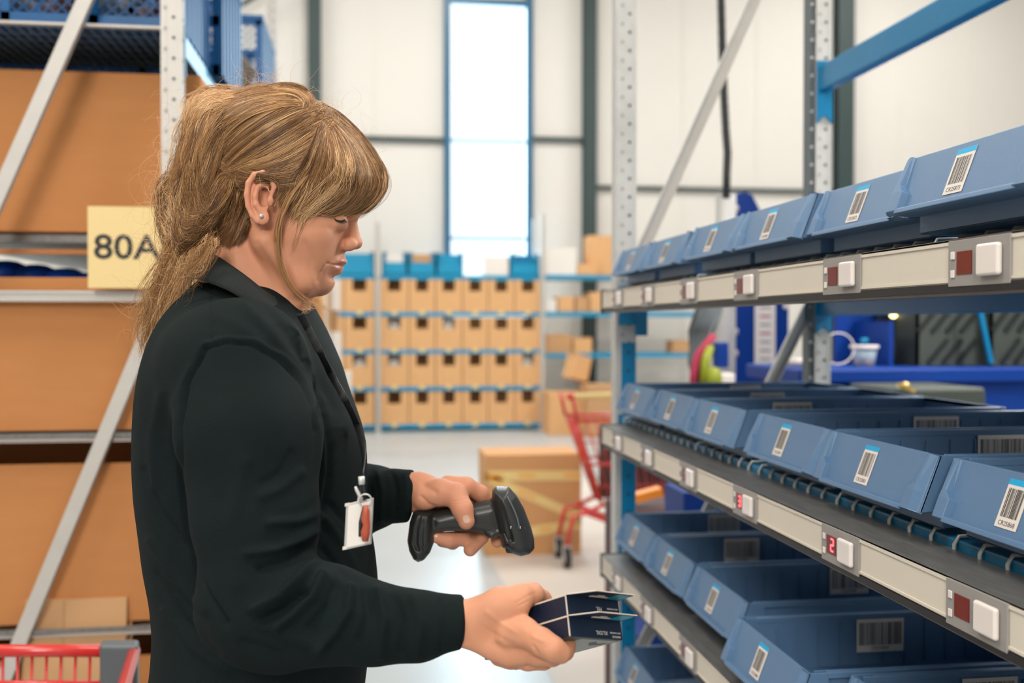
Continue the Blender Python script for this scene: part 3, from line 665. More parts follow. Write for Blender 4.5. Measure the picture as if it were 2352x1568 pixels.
BH = .09
def bin_meshes():
    w = .1425; L = .50; t = .003; m = M['bin']
    o = {}
    g = MB()
    # profile (x toward the rack, z up). lip front-bottom (-.026,.024) panel top (0,.09)
    lipx, lipz = -.026, .022
    # front panel slab
    g.hexa([(lipx, -w, lipz), (lipx, w, lipz), (lipx+.004, w, lipz), (lipx+.004, -w, lipz), (0, -w, BH), (0, w, BH), (.004, w, BH), (.004, -w, BH)], m)
    # raised rim on the panel: sides and bottom
    def pt(s, off): return (lipx+(0-lipx)*s-off, lipz+(BH-lipz)*s)
    def pan(ya, yb, sa, sb, off=.0045, yc=None, yd=None):
        (xa, za), (xb, zb) = pt(sa, off), pt(sb, off); (xa0, za0), (xb0, zb0) = pt(sa, 0), pt(sb, 0)
        yc = ya if yc is None else yc; yd = yb if yd is None else yd
        g.hexa([(xa, ya, za), (xa, yb, za), (xa0, yb, za0), (xa0, ya, za0), (xb, yc, zb), (xb, yd, zb), (xb0, yd, zb0), (xb0, yc, zb0)], m)
    def ring(sf_, wi, od):   # cross-section of the side flange at height fraction sf_
        (x0, z0) = pt(sf_, 0); nx, nz = -.934, .357
        P = [(wi, 0), (wi+.002, od), (w-.012, od), (w-.002, od*.25), (w, -.003)]
        return [(x0+nx*o_, y_, z0+nz*o_) for y_, o_ in P]
    for s_ in (-1, 1):
        R_ = [ring(0, w-.034, .009), ring(.34, w-.034, .009), ring(.47, w-.021, .008), ring(1.0, w-.019, .004)]
        vs = [(a_, b_*s_, c_) for r_ in R_ for a_, b_, c_ in r_]; fs = []
        for i_ in range(3):
            for j_ in range(4):
                q_ = (i_*5+j_, i_*5+j_+1, (i_+1)*5+j_+1, (i_+1)*5+j_); fs.append(q_ if s_ > 0 else q_[::-1])
        fs += [(0, 4, 3, 2, 1), (15, 16, 17, 18, 19)]
        g.add(vs, fs, m)
    pan(-w+.03, w-.03, 0, .09, .009)
    # cheeks wrapping back
    for s_ in (-1, 1):
        ya, yb = (w-t, w) if s_ > 0 else (-w, -w+t)
        g.prism([(lipx, ya, lipz), (.030, ya, lipz+.004), (.030, ya, BH), (0, ya, BH)], (0, yb-ya, 0), m)
    # under side of the lip
    g.hexa([(lipx, -w, lipz-.0), (lipx, w, lipz), (.012, w-.01, lipz-.001), (.012, -w+.01, lipz-.001), (lipx, -w, lipz+.003), (lipx, w, lipz+.003), (.012, w-.01, lipz+.003), (.012, -w+.01, lipz+.003)], m)
    wb = w-.010
    g.box((.010, -wb, 0), (.013, wb, lipz+.002), m)          # recessed foot
    g.box((.010, -wb, 0), (L, wb, .003), m)                  # floor
    for s_ in (-1, 1):
        g.box((.012, s_*wb, 0), (L, s_*(wb-t), BH), m)
        g.box((.030, s_*(wb-t-.0008), BH-.009), (L-.004, s_*w, BH-.0002), m)    # rim
        x = .06
        while x < L-.02:
            g.box((x, s_*(wb-t), .004), (x+.0028, s_*(wb-t-.0045), BH-.014), m); x += .0385
            
    g.box((L-t, -wb, 0), (L, wb, BH), m); g.box((L-.003, -w, BH-.009), (L+.006, w, BH), m)
    o['body'] = g
    return o
_bb = bin_meshes()['body'].build('body', None, .0012, 2)
_bme = _bb.data
def label_mesh(w, h, seed, cyan=True, horizontal=False):
    rs = random.Random(seed); g = MB(); e = .0003
    g.box((-w/2, -h/2, 0), (w/2, h/2, e), M['label'])
    if cyan: g.box((-w/2, h/2-.0065, e), (w/2, h/2, e+.0001), M['cyan'])
    x = -w/2+.004; top = h/2-(.010 if cyan else .006); bot = -h/2+.0115
    while x < w/2-.004:
        b_ = rs.choice([.0004, .0004, .0008, .0012, .0016]); 
        if x+b_ > w/2-.003: break
        g.box((x, bot, e), (x+b_, top, e+.0001), M['ink']); x += b_+rs.choice([.0005, .0008, .0013])
    return g
BIN_T = {'top': [2.535, 2.232, 1.885, 1.597, 1.308, 1.007], 'middle': [2.492, 2.205, 1.907, 1.563, 1.267, .963, .66], 'lower': [2.465, 2.17, 1.87, 1.51, 1.215, .91], 'bottom': [2.50, 2.21, 1.90, 1.60]}
BIN_X = {('top', 2): -.01, ('top', 3): -.01, ('top', 5): -.035, ('middle', 1): .006, ('middle', 4): -.006, ('lower', 0): -.008, ('lower', 1): -.01, ('lower', 2): -.01, ('lower', 3): -.058}
CODES = {('middle', 4): 'CR25881', ('middle', 3): 'CR25887', ('top', 4): 'CR25872', ('lower', 3): 'CR25880', ('top', 5): 'CR25873'}
cnt = 0
def make_bin(row, i, y):
    global cnt
    n = len(BIN_T[row]); pos = '%s from the far end' % ORD[i]
    nm = {'top': 'uppermost', 'middle': 'middle', 'lower': 'lower', 'bottom': 'lowest visible'}[row]
    z = LEV[row]+.0195
    xo = .672+BIN_X.get((row, i), 0)
    root = empty('storage_bin', (xo, y, z), 'blue shelf bin, %s on the %s row of the rack' % (pos, nm), 'storage bin', 'blue bins on the picking rack')
    if cnt == 0: b = _bb
    else: b = _bb.copy(); COL.objects.link(b)
    b.parent = root; cnt += 1
    code = CODES.get((row, i), 'CR258%02d' % (60+(cnt*7) % 38))
    ly = .012; 
    # panel frame: x axis -> -Y (right for the viewer), y axis -> up along panel
    pu = Vector((.026, 0, .068)).normalized()
    c = Vector((-.026, 0, .022))+pu*.0385+Vector((-.0006, 0, 0)); 
    mt = frame3((c[0], ly, c[2]), (0, -1, 0), pu)
    lb = label_mesh(.036, .053, cnt).build('label', root); lb.matrix_local = mt
    text(code, .0072, M['ink'], 'code_text', lb, Matrix.Translation((0, -.0215, .0004)), ext=.00005, sx=1.0)
    if row != 'top':
        # second label inside, on the far side wall
        xx = {('lower', 3): .247}.get((row, i), .20+.06*((cnt*5) % 3))
        mt = frame3((xx, .1425-.010-.003-.0052, .054), (1, 0, 0), (0, 0, 1))
        lb = label_mesh(.085, .056, cnt+50, False).build('label', root); lb.matrix_local = mt
        text(code, .0085, M['ink'], 'code_text', lb, Matrix.Translation((0, -.022, .0004)), ext=.00005)
    return root
for row, ys in BIN_T.items():
    for i, y in enumerate(ys): make_bin(row, i, y)

# ================================================================ workstation behind the rack
def workstation():
    y = 4.2
    X = lambda u, v=700, yy=y: on(1, u, v, yy)[0]
    Z = lambda v, u=1700, yy=y: on(1, u, v, yy)[2]
    # grey aluminium pole with cable
    root = empty('equipment_pole', (X(1668), y, 0), 'grey aluminium pole with knobs standing behind the bin rack', 'pole')
    g = MB(); g.box((X(1652), y, 0), (X(1690), y+.05, Z(445)), M['galv']); g.box((X(1652), y-.002, 0), (X(1662), y, Z(445)), M['galvw']); g.build('pole', root)
    for v in (478, 762, 812):
        g = MB(); g.tube([(X(1690), y+.02, Z(v)), (X(1697), y+.02, Z(v))], .014, M['galvw'], 12); g.build('knob', root)
    g = MB(); g.box((X(1652)-.1, y-.1, 0), (X(1690)+.1, y+.15, .02), M['galv']); g.build('base', root)
    # black cable from above
    pts = [on(1, u, v, 4.15) for u, v in ((1655, -260), (1656, 0), (1659, 120), (1663, 220), (1667, 300), (1671, 350), (1669, 400), (1668, 455))]
    g = MB(); g.tube(pts, .016, M['dark'], 10)
    for k in range(26):
        t = k/25*(len(pts)-2)+.9; i = min(int(t), len(pts)-2); p = pts[i]*(1-(t-i))+pts[i+1]*(t-i); g.ball(p, (.019, .019, .011), M['dark'], 8, 5)
    tag(g.build('cable_bundle'), 'thick black cable bundle hanging down to the aluminium pole', 'cable')
    # blue board with rounded top (tool board)
    root = empty('tool_board', (X(1760), 4.45, 0), 'deep blue tool board with a slanted top and white list behind the rack', 'tool board')
    yy = 4.45; Xb = lambda u: on(1, u, 700, yy)[0]; Zb = lambda v: on(1, 1700, v, yy)[2]
    g = MB(); poly = [(Xb(1642), yy, Zb(530)), (Xb(1672), yy, Zb(470)), (Xb(1684), yy, Zb(446)), (Xb(1712), yy, Zb(440)), (Xb(1728), yy, Zb(447)), (Xb(1765), yy, Zb(520)), (Xb(1812), yy, Zb(640)), (Xb(1812), yy, Zb(900)), (Xb(1642), yy, Zb(900))]
    poly = [(Xb(1690), yy, Zb(960))]+[(Xb(1690), yy, Zb(560)), (Xb(1640), yy, Zb(560))]+poly[:7]+[(Xb(1812), yy, Zb(960))]
    g.prism(poly, (0, .03, 0), M['deepblue']); g.build('panel', root, .004)
    g = MB(); ps = [(Xb(1684), yy-.004, Zb(560)), (Xb(1684), yy-.004, Zb(480))]; g.tube([(Xb(1803), yy-.01, Zb(704)), (Xb(1803), yy+.0, Zb(704))], .012, M['white'], 10); g.build('bolt', root)
    g = MB(); g.box((Xb(1690), yy, 0), (Xb(1700), yy+.03, Zb(950)), M['deepblue']); g.box((Xb(1800), yy, 0), (Xb(1810), yy+.03, Zb(950)), M['deepblue']); g.build('leg', root)
    r2 = empty('paper_list', (Xb(1756), yy-.008, Zb(770)), 'long white printed list pinned on the blue tool board', 'paper list')
    cx, cz = Xb(1756), Zb(770); hw = (Xb(1780)-Xb(1733))/2; hz = (Zb(690)-Zb(850))/2+.04
    g = MB(); g.box((-hw, 0, -(Zb(770)-Zb(850))), (hw, .002, hz), M['paper']); g.build('sheet', r2)
    for k in range(11):
        zz = -(Zb(770)-Zb(842))+.03+k*.039; g = MB(); g.box((-hw*.5, -.001, zz), (hw*.55, 0, zz+.008), M['railgrey'] if k not in (3, 5) else M['magenta']); g.build('printed_line', r2)
    # cable and hose bundle
    root = empty('hanging_cables', (X(1625), 4.1, Z(890)), 'bundle of black, pink and yellow-green straps hanging by the aluminium pole', 'straps')
    def strand(pp, r, m, nm):
        q = MB(); q.tube([on(1, u, v, 4.08+dy) for u, v, dy in pp], r, m, 8); q.build(nm, root)
    for j in range(12):
        strand([(1656-4*j, 690, .02*(j % 3)), (1634-4*j, 760, .01*j), (1606-2*j+5*(j % 3), 830, 0), (1590+j*2, 900, .01)], .018, M['dark'] if j % 3 else M['greyplastic'], 'cable')
    strand([(1640, 770, -.03), (1618, 795, -.03), (1602, 815, -.03), (1594, 850, -.03), (1590, 900, -.03)], .016, M['magenta'], 'strap')
    for j in range(3): strand([(1626+3*j, 795, -.03), (1618+2*j, 830, -.04), (1614+4*j, 900, -.04)], .017, M['yellow'], 'strap')
    q = MB(); q.ball(on(1, 1640, 870, 4.02), (.035, .03, .05), M['yellow']); q.build('bottle', root)
    q = MB(); q.box(on(1, 1650, 885, 4.03), on(1, 1676, 855, 4.1), M['paper']); q.build('tag', root, .01)
    q = MB(); q.box(on(1, 1642, 845, 4.10), on(1, 1668, 785, 4.14), M['deepblue']); q.build('pouch', root, .01)
    # blue workbench
    yb = 3.25
    root = empty('workbench', (2.3, 3.5, 0), 'deep blue workbench with upright back panel right behind the bin rack', 'workbench')
    ztop = on(1, 2100, 846, yb)[2]
    xa = on(1, 1712, 846, yb+.5)[0]
    g = MB(); g.box((xa, yb, ztop-.05), (4.2, yb+.5, ztop), M['deepblue']); g.build('worktop', root, .008)
    g = MB(); g.box((xa+.05, yb+.03, .05), (4.2, yb+.46, ztop-.05), M['deepblue']); g.build('cabinet', root, .004)
    g = MB(); g.box((on(1, 1920, 700, yb+.48)[0], yb+.48, ztop), (4.2, yb+.5, ztop+.62), M['deepblue']); g.build('back_panel', root)
    g = MB(); xx = on(1, 2048, 800, yb+.2)[0]; g.box((xx-.01, yb+.2, ztop), (xx+.006, yb+.47, ztop+.16), M['deepblue']); g.build('divider', root)
    # tub with lid
    yt = 3.45; c = on(1, 1985, 820, yt); r0 = empty('plastic_tub', (c[0], yt, ztop), 'clear blue plastic tub with white lid on the blue workbench', 'tub')
    hw = on(1, 2012, 820, yt)[0]-c[0]; hh = on(1, 1985, 800, yt)[2]-ztop
    g = MB(); g.tube([(0, 0, 0.001), (0, 0, hh)], [hw*.8, hw], M['clearplastic'], 20); g.build('body', r0)
    g = MB(); g.tube([(0, 0, hh), (0, 0, hh+.012)], [hw*1.15, hw*1.15], M['white'], 20); g.build('lid', r0, .002)
    g = MB()
    for k in range(6): g.ball((hw*.5*math.cos(k), hw*.5*math.sin(k), .014), .011, M['orange'] if k % 2 else M['brown'])
    g.build('contents', r0)
    q = on(1, 1986, 790, yt+.12); g = MB(); g.tube([(q[0], q[1], ztop), (q[0], q[1], on(1, 1986, 790, yt+.12)[2])], .012, M['brown'], 10); s_ = g.build('marker_bottle'); tag(s_, 'small bottle with teal cap standing behind the plastic tub', 'bottle')
    zc_ = on(1, 1986, 790, yt+.12)[2]; g = MB(); g.tube([(q[0], q[1], zc_), (q[0], q[1], zc_+.022)], .014, M['beamlit'], 10); g.build('cap', s_)
    # loop of clear tubing
    c = on(1, 1925, 800, 3.4); g = MB(); g.tube([(c[0]+.06*math.cos(a), c[1], c[2]+.055*math.sin(a)) for a in np.linspace(0, 2*math.pi, 25)[:-1]], .0025, M['label'], 6, closed=True); tag(g.build('tubing_loop'), 'loop of thin clear tubing against the blue back panel', 'tubing')
    # white tape roll/lid items at left
    c = on(1, 1840, 838, 3.45); g = MB(); g.tube([(c[0], c[1], ztop), (c[0], c[1], ztop+.03)], .05, M['label'], 20); tag(g.build('tape_roll'), 'pale roll of tape lying on the left end of the workbench', 'tape roll')
    # dark jacket with lamp
    c0 = on(1, 2030, 700, 3.6); c1 = on(1, 2098, 842, 3.6); r0 = empty('tool_bag', ((c0[0]+c1[0])/2, 3.6, ztop), 'black tool bag with a small glowing lamp beside the white tube light', 'tool bag')
    g = MB(); w = (c1[0]-c0[0])/2; g.hexa([(-w*.55, -.03, 0), (w*.8, -.03, 0), (w*.8, .05, 0), (-w*.55, .05, 0), (-w, -.03, .26), (w*.8, -.03, .27), (w*.8, .05, .27), (-w, .05, .26)], M['dark']); g.build('body', r0, .01)
    lp = on(1, 2052, 722, 3.565); g = MB(); g.ball((lp[0]-(c0[0]+c1[0])/2, 3.565-3.6, lp[2]-ztop), .013, M['lamp'], 14, 10); g.build('lamp', r0)
    # white tube
    p = on(1, 2099, 842, 3.5); q = on(1, 2102, 727, 3.5); r0 = empty('tube_light', (p[0], 3.5, ztop), 'slim white tube with black clip standing on the workbench', 'tube')
    hz = q[2]-ztop; g = MB(); g.tube([(0, 0, 0), (0.004, 0, hz*.42)], .0105, M['white'], 12); g.build('tube', r0)
    g = MB(); g.tube([(0.004, 0, hz*.42), (.005, 0, hz*.56)], .009, M['dark'], 12); g.tube([(.0045, 0, hz*.47), (.0045, 0, hz*.52)], .011, M['railgrey'], 12); g.build('clip', r0)
    g = MB(); g.tube([(0.005, 0, hz*.56), (0.008, 0, hz)], .0105, M['white'], 12); g.build('tube', r0)
    # dark ribbed crates on the bench
    def ribbed(u0, u1, v0, yy, label, lean):
        a = on(1, u0, v0, yy); c = on(1, u1, 840, yy); w = (c[0]-a[0])/2; h = a[2]-ztop
        r0 = empty('mesh_crate', ((a[0]+c[0])/2, yy, ztop+.003), label, 'crate'); g = MB()
        g.box((-w, 0, 0), (w, .01, h), M['mesh']); g.box((-w, 0, 0), (-w+.01, .3, h), M['mesh']); g.box((w-.01, 0, 0), (w, .3, h), M['mesh']); g.box((-w, .29, 0), (w, .3, h), M['mesh']); g.build('body', r0)
        n = 9
        g = MB()
        for k in range(n):
            x0 = -w*1.5+k*w*.42
            for lo in (0, 1):
                a0 = np.array((x0+lo*w*.1, -.004, h*(.05+.48*lo))); b0 = a0+np.array((w*.55, 0, h*.36))*(1 if lean > 0 else 1)
                if a0[0] > -w and b0[0] < w: g.bar(a0, b0, .016, .006, M['dark'], up=(0, 1, 0))
        g.build('slot', r0)
    ribbed(2106, 2262, 694, 3.42, 'dark olive slotted crate standing on the workbench beside the tube', 1)
    ribbed(2276, 2420, 690, 3.36, 'teal edged dark crate at the right end of the workbench', 1)
    g = MB(); a = on(1, 2246, 690, 3.33); c = on(1, 2276, 840, 3.33); g.bar(a, (c[0], c[1], ztop+.012), .014, .014, M['beam'], up=(0, 1, 0)); tag(g.build('teal_post'), 'slanted teal bar between the two dark crates on the workbench', 'bar')
    # dark box under bench with brass ring clip
    yb2 = 3.0; a = on(1, 2000, 885, yb2); c = on(1, 2200, 885, yb2)
    r0 = empty('tool_case', ((a[0]+c[0])/2, yb2, 0), 'olive black tool case with a brass latch in front of the workbench', 'tool case')
    w = (c[0]-a[0])/2; zt_ = a[2]; g = MB(); g.hexa([(-w*1.2, -.15, .0), (w*1.5, -.15, .0), (w*1.5, .15, .0), (-w*1.2, .15, .0), (-w, -.15, zt_), (w, -.15, zt_), (w, .15, zt_), (-w, .15, zt_)], M['mesh']); g.build('body', r0, .01)
    g = MB(); p1 = on(1, 2062, 883, yb2-.16); p2 = on(1, 2100, 899, yb2-.16); g.bar(p1-np.array(r0.location), p2-np.array(r0.location), .012, .012, M['gold']); g.ball(on(1, 2079, 887, yb2-.165)-np.array(r0.location), .014, M['gold']); g.build('latch', r0)
    # bright blue tray low, seen between posts at floor level
    for u0, u1, v0, v1, yy, lb in ((1465, 1530, 1456, 1480, 3.0, 'bright blue tray seen low between the lower bin rows'), (1570, 1660, 1130, 1200, 3.0, 'bright blue tray seen above the lower bin row')):
        p, q = on(1, u0, v1, yy), on(1, u1, v0, yy); g = MB(); g.box((p[0], yy, p[2]-.02), (q[0]+.3, yy+.2, q[2]), M['deepblue']); g.box((p[0], yy, 0), (p[0]+.03, yy+.03, p[2]-.02), M['galv']); g.box((q[0]+.27, yy+.17, 0), (q[0]+.3, yy+.2, p[2]-.02), M['galv'])
        tag(g.build('blue_tray'), lb, 'tray')
    p = on(1, 1490, 1160, 3.4); g = MB(); g.bar((p[0]-.05, 3.6, p[2]-.02), (p[0]+.10, 3.6, p[2]+.015), .06, .03, M['orange'])
    tag(g.build('orange_tool'), 'orange tool lying above the lower bin row behind the post', 'tool')
    g = MB(); g.box((p[0]-.06, 3.5, 0), (p[0]+.5, 3.8, p[2]-.04), M['brown']); tag(g.build('goods_box'), 'dark box under the orange tool behind the rack', 'box')
workstation()
# ================================================================ the worker: surfaces grown from signed distance fields
def p(u, v, d): return np.array(((u-U0)*d/F, d, (V0-v)*d/F))      # camera-aligned frame: right, depth, up
def toworld(P): P = np.asarray(P, float).reshape(-1, 3); return CAM + P[:, :1]*RT + P[:, 1:2]*FW + P[:, 2:3]*UP
def surface_nets(f, org, h):
    s = f < 0; nx, ny, nz = f.shape
    cs = s[:-1, :-1, :-1].astype(np.int8)
    C8 = [(i, j, k) for i in (0, 1) for j in (0, 1) for k in (0, 1)]
    def sub(a, o): return a[o[0]:nx-1+o[0], o[1]:ny-1+o[1], o[2]:nz-1+o[2]]
    cnt = np.zeros((nx-1, ny-1, nz-1), np.int8)
    for o in C8: cnt += sub(s, o)
    mask = (cnt > 0) & (cnt < 8); ii, jj, kk = np.nonzero(mask); n = len(ii)
    idx = -np.ones(mask.shape, np.int64); idx[ii, jj, kk] = np.arange(n)
    V = np.zeros((n, 3)); W_ = np.zeros(n)
    vals = {o: f[ii+o[0], jj+o[1], kk+o[2]] for o in C8}
    for a in C8:
        for ax in range(3):
            if a[ax] == 0:
                b = list(a); b[ax] = 1; b = tuple(b); fa, fb = vals[a], vals[b]; cr = (fa < 0) != (fb < 0)
                t = np.where(cr, fa/(fa-fb+1e-12), 0); P = np.array(a, float)[None, :].repeat(n, 0); P[:, ax] += t
                V += P*cr[:, None]; W_ += cr
    V = V/W_[:, None]+np.stack([ii, jj, kk], 1); V = V*h+np.array(org)
    Q = []
    for ax in range(3):
        o = [0, 0, 0]; sa = [slice(1, -1)]*3; sb = [slice(1, -1)]*3
        sa[ax] = slice(0, -1); sb[ax] = slice(1, None)
        A, B = s[tuple(sa)], s[tuple(sb)]; e = np.argwhere(A != B)
        if len(e) == 0: continue
        up = A[tuple(e.T)]; e = e+1; e[:, ax] -= 1
        b1, b2 = (ax+1) % 3, (ax+2) % 3
        def cell(d1, d2): c = e.copy(); c[:, b1] += d1; c[:, b2] += d2; return idx[c[:, 0], c[:, 1], c[:, 2]]
        q = np.stack([cell(-1, -1), cell(0, -1), cell(0, 0), cell(-1, 0)], 1); q[~up] = q[~up][:, ::-1]; Q.append(q)
    Q = np.concatenate(Q); Q = Q[(Q >= 0).all(1)]
    return V, Q
class Field:
    def __init__(s, lo, hi, h):
        s.lo = np.array(lo, float); s.h = h; n = np.ceil((np.array(hi)-s.lo)/h).astype(int)+1; s.n = n
        s.x, s.y, s.z = [s.lo[i]+h*np.arange(n[i]) for i in range(3)]; s.f = np.full(tuple(n), .05, np.float32)
    def rng(s, lo, hi):
        a = np.clip(np.floor((np.array(lo)-s.lo)/s.h).astype(int), 0, s.n-1); b = np.clip(np.ceil((np.array(hi)-s.lo)/s.h).astype(int)+1, 0, s.n)
        return tuple(slice(i, j) for i, j in zip(a, b))
    def grid(s, r): return (s.x[r[0]][:, None, None].astype(np.float32), s.y[r[1]][None, :, None].astype(np.float32), s.z[r[2]][None, None, :].astype(np.float32))
    def comb(s, r, d, k, mode):
        A = s.f[r]
        if mode == 'add':
            if k: hh = np.clip(.5+.5*(A-d)/k, 0, 1); s.f[r] = A*(1-hh)+d*hh-k*hh*(1-hh)
            else: s.f[r] = np.minimum(A, d)
        elif mode == 'sub':
            d = -d
            if k: hh = np.clip(.5-.5*(A-d)/k, 0, 1); s.f[r] = A*(1-hh)+d*hh+k*hh*(1-hh)
            else: s.f[r] = np.maximum(A, d)
    def ell(s, c, rad, k=.004, mode='add', Rm=None):
        c = np.array(c, float); rad = np.array(rad if hasattr(rad, '__len__') else (rad,)*3, float); m = rad.max()+max(k*1.5, .006)
        r = s.rng(c-m, c+m); X, Y, Z = s.grid(r); X, Y, Z = X-c[0], Y-c[1], Z-c[2]
        if Rm is not None:
            X, Y, Z = [X*Rm[0][i]+Y*Rm[1][i]+Z*Rm[2][i] for i in range(3)]
        k0 = np.sqrt((X/rad[0])**2+(Y/rad[1])**2+(Z/rad[2])**2); k1 = np.sqrt((X/rad[0]**2)**2+(Y/rad[1]**2)**2+(Z/rad[2]**2)**2)+1e-9
        s.comb(r, (k0*(k0-1)/k1).astype(np.float32), k, mode)
    def cone(s, a, b, ra, rb, k=.004, mode='add', ys=1.0):
        a, b = np.array(a, float), np.array(b, float); m = max(ra, rb)+max(k*1.5, .006); r = s.rng(np.minimum(a, b)-m, np.maximum(a, b)+m)
        X, Y, Z = s.grid(r); d = b-a; L2 = d@d+1e-12
        t = np.clip(((X-a[0])*d[0]+(Y-a[1])*d[1]+(Z-a[2])*d[2])/L2, 0, 1)
        q = np.sqrt((X-a[0]-t*d[0])**2+((Y-a[1]-t*d[1])/ys)**2+(Z-a[2]-t*d[2])**2)-(ra+(rb-ra)*t)
        s.comb(r, q.astype(np.float32), k, mode)
    def chain(s, pts, rad, k=.004, mode='add', ys=1.0):
        for i in range(len(pts)-1): s.cone(pts[i], pts[i+1], rad[i], rad[i+1], k, mode, ys)
    def poly(s, px, d, R, Wd, k=.006, mode='add', yc=None, marg=.012, pw=2.0):
        # polygon traced in the plane at depth d, rounded to half thickness Wd (number or function of x,z)
        P = np.array([p(u, v, d)[[0, 2]] for u, v in px]); lo2, hi2 = P.min(0)-marg, P.max(0)+marg
        wmax = Wd if not callable(Wd) else .1
        y0 = d if yc is None else None
        r = s.rng((lo2[0], (d if yc is None else d)-wmax-marg-.04, lo2[1]), (hi2[0], d+wmax+marg+.04, hi2[1]))
        X = s.x[r[0]][:, None]; Z = s.z[r[2]][None, :]
        D2 = np.full((X.shape[0], Z.shape[1]), 1e9); ins = np.zeros(D2.shape, bool); n = len(P)
        for i in range(n):
            a, b = P[i], P[(i+1) % n]; e = b-a; t = np.clip(((X-a[0])*e[0]+(Z-a[1])*e[1])/(e@e+1e-12), 0, 1)
            D2 = np.minimum(D2, (X-a[0]-t*e[0])**2+(Z-a[1]-t*e[1])**2)
            c = ((a[1] > Z) != (b[1] > Z)) & (X < (b[0]-a[0])*(Z-a[1])/(b[1]-a[1]+1e-12)+a[0]); ins ^= c
        S = np.sqrt(D2)*np.where(ins, 1, -1)
        w = Wd(X, Z) if callable(Wd) else Wd
        w = np.broadcast_to(w, S.shape); YC = np.broadcast_to((yc(X, Z) if yc else d), S.shape)
        Y = s.y[r[1]][None, :, None]
        q = (np.maximum(R-S, 0)[:, None, :]**pw+(np.abs(Y-YC[:, None, :])*(R/w)[:, None, :])**pw)**(1/pw)-R
        s.comb(r, (q*np.minimum(1, (w/R))[:, None, :]).astype(np.float32), k, mode)
    def stack(s, lv, k=.01, pw=2.0):
        # lv: rows (z, xc, rx, yc, ry) from top to bottom
        A = np.array(sorted(lv)); zi = s.z; I = [np.interp(zi, A[:, 0], A[:, j]) for j in range(1, 5)]
        for j in range(4):
            ker = np.ones(9)/9; e = np.pad(I[j], 4, mode='edge'); I[j] = np.convolve(e, ker, 'valid')
        X = s.x[:, None, None]; Y = s.y[None, :, None]; xc, rx, yc, ry = [a[None, None, :] for a in I]
        k0 = (np.abs((X-xc)/rx)**pw+np.abs((Y-yc)/ry)**pw)**(1/pw); q = (k0-1)*np.minimum(rx, ry)
        Z = s.z[None, None, :]; q = np.maximum(q, np.maximum(A[0, 0]-Z, Z-A[-1, 0]))
        s.comb((slice(None),)*3, q.astype(np.float32), k, 'add')
    def mesh(s): return surface_nets(s.f, s.lo, s.h)
    def near(s, u, v, d=1.2):
        # first surface depth along the view direction at pixel (arrays)
        u = np.asarray(u, float); v = np.asarray(v, float); d = np.full(u.shape, d)
        if not hasattr(s, '_dm'):
            ins = s.f < 0; any_ = ins.any(1); am = ins.argmax(1); ii_, kk_ = np.indices(am.shape); f1 = s.f[ii_, am, kk_]; f0 = s.f[ii_, np.maximum(am-1, 0), kk_]; fr_ = np.where(am > 0, np.clip(f1/(f1-f0-1e-9), 0, 1), 0); s._dm = np.where(any_, s.y[am]-s.h*np.where(f0 > 0, fr_, 0), np.nan)
            dm = s._dm.copy()
            for _ in range(24):     # grow outward so strands leaving the silhouette keep a depth
                if not np.isnan(dm).any(): break
                pad = np.pad(dm, 1, constant_values=np.nan); st = np.stack([pad[1:-1, :-2], pad[1:-1, 2:], pad[:-2, 1:-1], pad[2:, 1:-1]])
                c = (~np.isnan(st)).sum(0); av = np.where(c > 0, np.nansum(st, 0)/np.maximum(c, 1), np.nan); dm = np.where(np.isnan(dm), av, dm)
            s._dm = np.where(np.isnan(dm), np.nanmax(s._dm), dm)
        for _ in range(3):
            ix = np.clip(((u-U0)*d/F-s.lo[0])/s.h, 0, s.n[0]-1.001); iz = np.clip(((V0-v)*d/F-s.lo[2])/s.h, 0, s.n[2]-1.001)
            i, j = ix.astype(int), iz.astype(int); fx, fz = ix-i, iz-j; m = s._dm
            d = m[i, j]*(1-fx)*(1-fz)+m[i+1, j]*fx*(1-fz)+m[i, j+1]*(1-fx)*fz+m[i+1, j+1]*fx*fz
        return d
def relax(V, Q, it=1, lam=.5):
    E = np.concatenate([Q[:, [0, 1]], Q[:, [1, 2]], Q[:, [2, 3]], Q[:, [3, 0]]]); n = len(V)
    for _ in range(it):
        S = np.zeros_like(V); c = np.zeros(n)
        for a, b in ((0, 1), (1, 0)):
            for j in range(3): S[:, j] += np.bincount(E[:, a], V[E[:, b], j], n)
            c += np.bincount(E[:, a], minlength=n)
        V = V+(S/np.maximum(c, 1)[:, None]-V)*lam
    return V
def mesh_obj(name, V, Q, mats, parent, mi=None, sub=0):
    me = D.meshes.new(name); Wd = toworld(V)
    me.vertices.add(len(Wd)); me.vertices.foreach_set('co', Wd.astype(np.float32).ravel())
    me.loops.add(Q.size); me.loops.foreach_set('vertex_index', Q.astype(np.int32).ravel())
    me.polygons.add(len(Q)); me.polygons.foreach_set('loop_start', (np.arange(len(Q))*4).astype(np.int32)); me.polygons.foreach_set('loop_total', np.full(len(Q), 4, np.int32))
    for m in mats: me.materials.append(m)
    if mi is not None: me.polygons.foreach_set('material_index', mi.astype(np.int32))
    me.polygons.foreach_set('use_smooth', np.ones(len(Q), bool)); me.update(calc_edges=True); me.validate()
    o = D.objects.new(name, me); COL.objects.link(o)
    if parent is not None:
        o.parent = parent
        if parent.name.split('.')[0] in WORLD_BUILT: o.matrix_parent_inverse = Matrix.Translation(-parent.location)
    return o
def smooth_line(pts, n):
    P = np.array(pts, float); t = np.linspace(0, len(P)-1, n); i = np.clip(t.astype(int), 0, len(P)-2); f = (t-i)[:, None]
    P0 = P[np.maximum(i-1, 0)]; P1 = P[i]; P2 = P[i+1]; P3 = P[np.minimum(i+2, len(P)-1)]
    return .5*((2*P1)+(-P0+P2)*f+(2*P0-5*P1+4*P2-P3)*f**2+(-P0+3*P1-3*P2+P3)*f**3)
